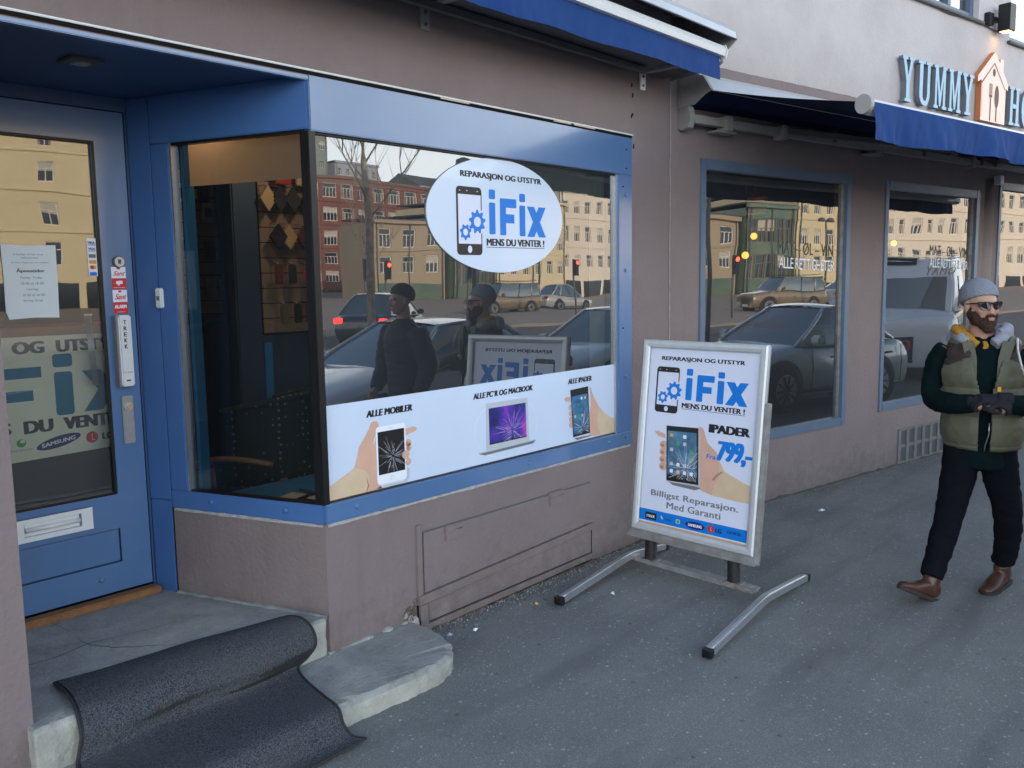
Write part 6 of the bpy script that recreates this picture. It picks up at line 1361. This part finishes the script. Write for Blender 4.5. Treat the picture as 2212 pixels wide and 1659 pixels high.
    if kind == 'suv':
        m2 = MB()
        for y in (-.6, .6): m2.tube([(1.7, y, H+.10), (L-.3, y, H+.10)], .02, blk, 6)
        for k in range(7): m2.tube([(1.8+k*.36, -.6, H+.10), (1.8+k*.36, .6, H+.10)], .015, blk, 6); m2.tube([(1.8+k*.36, -.6, H+.02), (1.8+k*.36, -.6, H+.1)], .012, blk, 6)
        m2.build('roof_rack', t_)
    return t_
WFR = mat('white_window_frame', (.66, .64, .60), .6)
GZ = -.19
car('parked_car', 'silver sedan parked at the kerb, mirrored in the big shop pane', (2.9, -4.85, GZ), 0, 4.15, 1.80, 1.44, (.50, .53, .60), group='cars parked along the kerb')
car('parked_car', 'pale teal grey hatchback parked directly behind the silver sedan', (7.3, -4.95, GZ), 0, 3.55, 1.78, 1.46, (.40, .48, .52), group='cars parked along the kerb')
car('parked_van', 'white panel van parked behind the teal grey hatchback', (12.6, -5.9, GZ), rad(-32), 5.4, 2.0, 2.28, (.78, .82, .86), 'van')
car('distant_car', 'dark estate car with red tail lights standing across the road', (17.5, -19.0, GZ), rad(150), 4.3, 1.8, 1.5, (.03, .03, .035))
car('distant_car', 'old brown off road car with roof rack across the square', (33, -31, GZ), rad(10), 4.6, 1.8, 1.75, (.20, .15, .09), 'suv')
car('distant_car', 'pale hatchback waiting at the far lights', (46, -33, GZ), rad(185), 4.2, 1.8, 1.5, (.35, .36, .37))

# ------------------------------------------------------------------ the far side of the street
GLF = mat('far_window_glass', (.02, .025, .03), .08, .7)
WFR = mat('white_window_frame', (.66, .64, .60), .6)
def building(name, label, x0, x1, y, H, wallm, nf, nc, roofm=None, win=(1.4, 1.5), z0=1.0, rot=0, depth=16, roofh=0, frame=WFR, multi=2, ground=None):
    b_ = thing(name, label, 'building', (x0, y, GZ), rot); W_ = x1-x0
    mb = MB(); fl = (H-z0)/nf; cw = W_/nc; holes = []
    for j in range(nf):
        for i in range(nc): cx = (i+.5)*cw; cz = z0+(j+.45)*fl; holes.append((cx-win[0]/2, cz-win[1]/2, cx+win[0]/2, cz+win[1]/2, .25))
    fr = lambda s, e, z: Vector((s, e, z))
    wall_holes(mb, fr, [0, W_], [0, H], holes, wallm, thick=.25)
    mb.box((0, -depth, 0), (.2, -.26, H), wallm); mb.box((W_-.2, -depth, 0), (W_, -.26, H), wallm); mb.box((0, -depth-.2, 0), (W_, -depth, H), wallm)
    mb.box((-.15, -.05, H), (W_+.15, .35, H+.35), wallm)
    for j in range(1, nf): mb.box((0, .001, z0+j*fl-.08), (W_, .10, z0+j*fl+.06), wallm)
    mb.build('wall', b_)
    mb = MB()
    if roofh: mb.prism([(.1, H+.35), (-depth/2, H+.35+roofh), (-depth, H+.35)], -.2, W_+.2, lambda d, u, v: Vector((u, d, v)), roofm)
    else: mb.box((0, -depth, H+.351), (W_, -.06, H+.5), roofm or GREYDK)
    mb.build('roof', b_)
    wm = MB(); w2, h2 = win[0]/2, win[1]/2; wm.add([(-w2, -.16, -h2), (w2, -.16, -h2), (w2, -.16, h2), (-w2, -.16, h2)], [(3, 2, 1, 0)], GLF)
    for a, c in (((-w2, -h2), (-w2+.08, h2)), ((w2-.08, -h2), (w2, h2)), ((-w2+.081, -h2), (w2-.081, -h2+.08)), ((-w2+.081, h2-.08), (w2-.081, h2)), ((-w2+.081, h2*.3), (w2-.081, h2*.3+.06))): wm.box((a[0], -.159, a[1]), (c[0], -.09, c[1]), frame)
    for k in range(1, multi+1): x = -w2+win[0]*k/(multi+1); wm.box((x-.035, -.158, -h2+.081), (x+.035, -.085, h2*.3-.001), frame)
    def variant(k):
        m_ = MB(); m_.v = list(wm.v); m_.f = list(wm.f); m_.m = list(wm.m); m_.mats = list(wm.mats); m_.sm = list(wm.sm); bl = mat('window_blind', (.42, .40, .36), .8); cu = mat('window_curtain', (.22, .20, .18), .8)
        if k == 1: m_.add([(-w2+.05, -.158, h2*.1), (w2-.05, -.158, h2*.1), (w2-.05, -.158, h2), (-w2+.05, -.158, h2)], [(3, 2, 1, 0)], bl)
        if k == 2: m_.add([(-w2+.05, -.158, -h2), (-w2*.5, -.158, -h2), (-w2*.6, -.158, h2), (-w2+.05, -.158, h2)], [(3, 2, 1, 0)], cu); m_.add([(w2*.5, -.158, -h2), (w2-.05, -.158, -h2), (w2-.05, -.158, h2), (w2*.6, -.158, h2)], [(3, 2, 1, 0)], cu)
        return m_.mesh('window')
    vr = [variant(0), variant(1), variant(2)]; rv = random.Random(int(x0*7))
    mb = MB()
    for px_ in (.35, W_*.5, W_-.35): mb = MB(); mb.tube([(px_, .10, 0), (px_, .10, H)], .06, GREYDK, 6, up=(1, 0, 0)); mb.build('drain_pipe', b_)
    first = None
    for j in range(nf):
        for i in range(nc):
            o = bpy.data.objects.new('window', rv.choice(vr)); C.objects.link(o); o.parent = b_
            o.location = ((i+.5)*cw, 0, z0+(j+.45)*fl)
    if ground:
        mb = MB(); nb = max(2, int(W_/4))
        for i in range(nb): mb.box((i*W_/nb+.3, .001, .1), ((i+1)*W_/nb-.3, .06, z0-.9), ground)
        mb.build('shopfront', b_)
    return b_
BRICK = mat('red_brick', (.20, .085, .065), .85, .2, var=(.6, .6, (.15, .06, .05)))
BEIGEW = mat('beige_render', (.34, .28, .20), .85, .2, var=(.3, .4, (.30, .24, .17)))
YELW = mat('yellow_render', (.58, .50, .33), .85, .2, var=(.3, .4, (.52, .45, .30)))
PALEW = mat('pale_render', (.62, .56, .48), .85, .2, var=(.3, .4, (.56, .5, .43)))
GREYB = mat('grey_green_cladding', (.20, .23, .22), .8, .3)
GREYC = mat('lavender_cladding', (.30, .31, .38), .8, .3)
DROOF = mat('dark_roof', (.06, .06, .065), .7)
TEALG = mat('green_curtain_glass', (.05, .11, .085), .15, .6, var=(.8, .8, (.16, .17, .09)))
building('brick_building', 'long red brick block with rows of white framed windows across the square', 62, 108, -100, 16.5, BRICK, 5, 15, DROOF, (2.3, 1.9), 1.4, multi=3, ground=GLF)
building('tower_block', 'tall grey green tower behind the brick block', 94, 107, -142, 31, GREYB, 8, 5, DROOF, (1.4, 1.6), 2, depth=12)
building('office_block', 'lavender topped office block behind the brick block', 109, 121, -142, 26, GREYC, 7, 5, DROOF, (1.4, 1.6), 2, depth=12)
building('office_block', 'lower stepped lavender block right of the other office block', 124, 131, -142, 19, GREYC, 5, 3, DROOF, (1.4, 1.6), 2, depth=10)
building('office_block', 'pitched roof lavender block at the right of the office row', 132, 150, -142, 23, GREYC, 6, 7, DROOF, (1.4, 1.6), 2, depth=12, roofh=3)
building('corner_building', 'beige low corner building in front of the brick block', 52, 61, -62, 7.6, BEIGEW, 2, 3, DROOF, (1.5, 1.7), 2.6, ground=TEALG, depth=5)
building('glass_building', 'green glass fronted building in sunlight across the square', 61.3, 68, -61, 8.6, TEALG, 2, 5, DROOF, (1.2, 2.4), 1.0, frame=mat('bronze_frame', (.20, .17, .10), .5), multi=1)
building('yellow_building', 'sunlit yellow building with arched shopfronts right of the glass front', 68.3, 80, -61, 10.6, YELW, 3, 6, DROOF, (1.0, 1.6), 1.8, ground=GLF)
building('pale_building', 'pale cream building with dark pitched roof at the right of the square', 80.3, 125, -62, 12.5, PALEW, 3, 20, DROOF, (1.1, 1.7), 2.5, roofh=4.5, ground=GLF)
building('yellow_townhouse', 'big ochre yellow townhouse facing the blue door', 2, 40, -66, 15, YELW, 4, 9, DROOF, (1.3, 1.7), 3.2, multi=1, roofh=4, ground=GLF)

# bare birch on the pavement across the road
BARK = mat('birch_bark', (.36, .30, .24), .85, .2, var=(6, 1, (.12, .09, .07)))
def bare_tree(name, label, loc, H, seed):
    rn = random.Random(seed); t_ = thing(name, label, 'tree', loc); tr = MB(); cr = MB()
    P = [(0, 0, 0), (.05, .03, H*.25), (-.03, .06, H*.5), (.06, 0, H*.75), (0, .04, H)]; loftpts = [ptint([list(p) for p in P], k/20) for k in range(21)]
    tr.tube(loftpts, [.13*(1-.86*k/20) for k in range(21)], BARK, 8); tr.build('trunk', t_)
    def br(p, d, L_, r, dep):
        pts = [p]; q_ = p.copy(); dd = d.copy()
        for k in range(4): dd = (dd+Vector((rn.uniform(-.18, .18), rn.uniform(-.18, .18), .12))).normalized(); q_ = q_+dd*L_/4; pts.append(q_.copy())
        cr.tube(pts, [r*(1-.2*k) for k in range(5)], BARK, 4)
        if dep:
            for k in range(1, 5):
                for _ in range(2): an = rn.uniform(0, 6.28); br(pts[k], (dd+Vector((math.cos(an), math.sin(an), .3))*.7).normalized(), L_*.52, r*.5, dep-1)
    for k in range(16):
        z = H*(.32+.64*k/16); an = k*2.4+rn.uniform(-.3, .3); c = Vector(ptint([list(p) for p in P], z/H)); L_ = (1-z/H)*H*.36+.5
        br(c, Vector((math.cos(an), math.sin(an), .9)).normalized(), L_, .035*(1.2-z/H), 2)
    cr.build('crown', t_); return t_
bare_tree('bare_tree', 'thin leafless birch standing across the road, in the left part of the reflection', (12.3, -14.6, GZ), 11, 2)
bare_tree('bare_tree', 'smaller leafless birch farther along the square', (33, -40, GZ), 9, 5)
def signal(x, y, label):
    t_ = thing('traffic_light', label, 'traffic light', (x, y, GZ), 0, 'traffic lights at the far crossing'); mb = MB(); mb.tube([(0, 0, 0), (0, 0, 2.9)], .05, GREYDK, 8, up=(1, 0, 0)); mb.build('pole', t_)
    mb = MB(); mb.box((-.13, .06, 2.0), (.13, .26, 2.85), BLACK, .02); mb.build('head', t_)
    mb = MB(); mb.tube([(0, .261, 2.68), (0, .27, 2.68)], .095, mat('red_signal', (1, .05, .03), .5, emis=((1, .04, .02), 9)), 14, up=(0, 0, 1)); mb.build('lens', t_)
for x, y, l_ in ((19.0, -23, 'red traffic light nearest the birch tree'), (21.8, -25, 'red traffic light second from the birch tree'), (26.5, -25, 'red traffic light in the middle of the crossing'), (34.5, -25, 'red traffic light at the right of the crossing')): signal(x, y, l_)
def street_lamp(x, y, label):
    t_ = thing('street_lamp', label, 'street lamp', (x, y, GZ), 0, 'street lamps on the square'); mb = MB(); mb.tube([(0, 0, 0), (0, 0, 5)], [.07, .05], GREYDK, 8, up=(1, 0, 0)); mb.build('pole', t_)
    mb = MB(); mb.tube([(-.35, 0, 5), (.35, 0, 5)], .03, GREYDK, 6)
    for s_ in (-1, 1): mb.tube([(s_*.35, 0, 4.95), (s_*.35, 0, 5.1), (s_*.35, 0, 5.16)], [.22, .20, .05], GREYDK, 14, up=(1, 0, 0))
    mb.build('lamp_head', t_)
street_lamp(39, -31, 'twin headed grey street lamp on the sunlit square'); street_lamp(15, -13.5, 'twin headed grey street lamp near the birch tree')
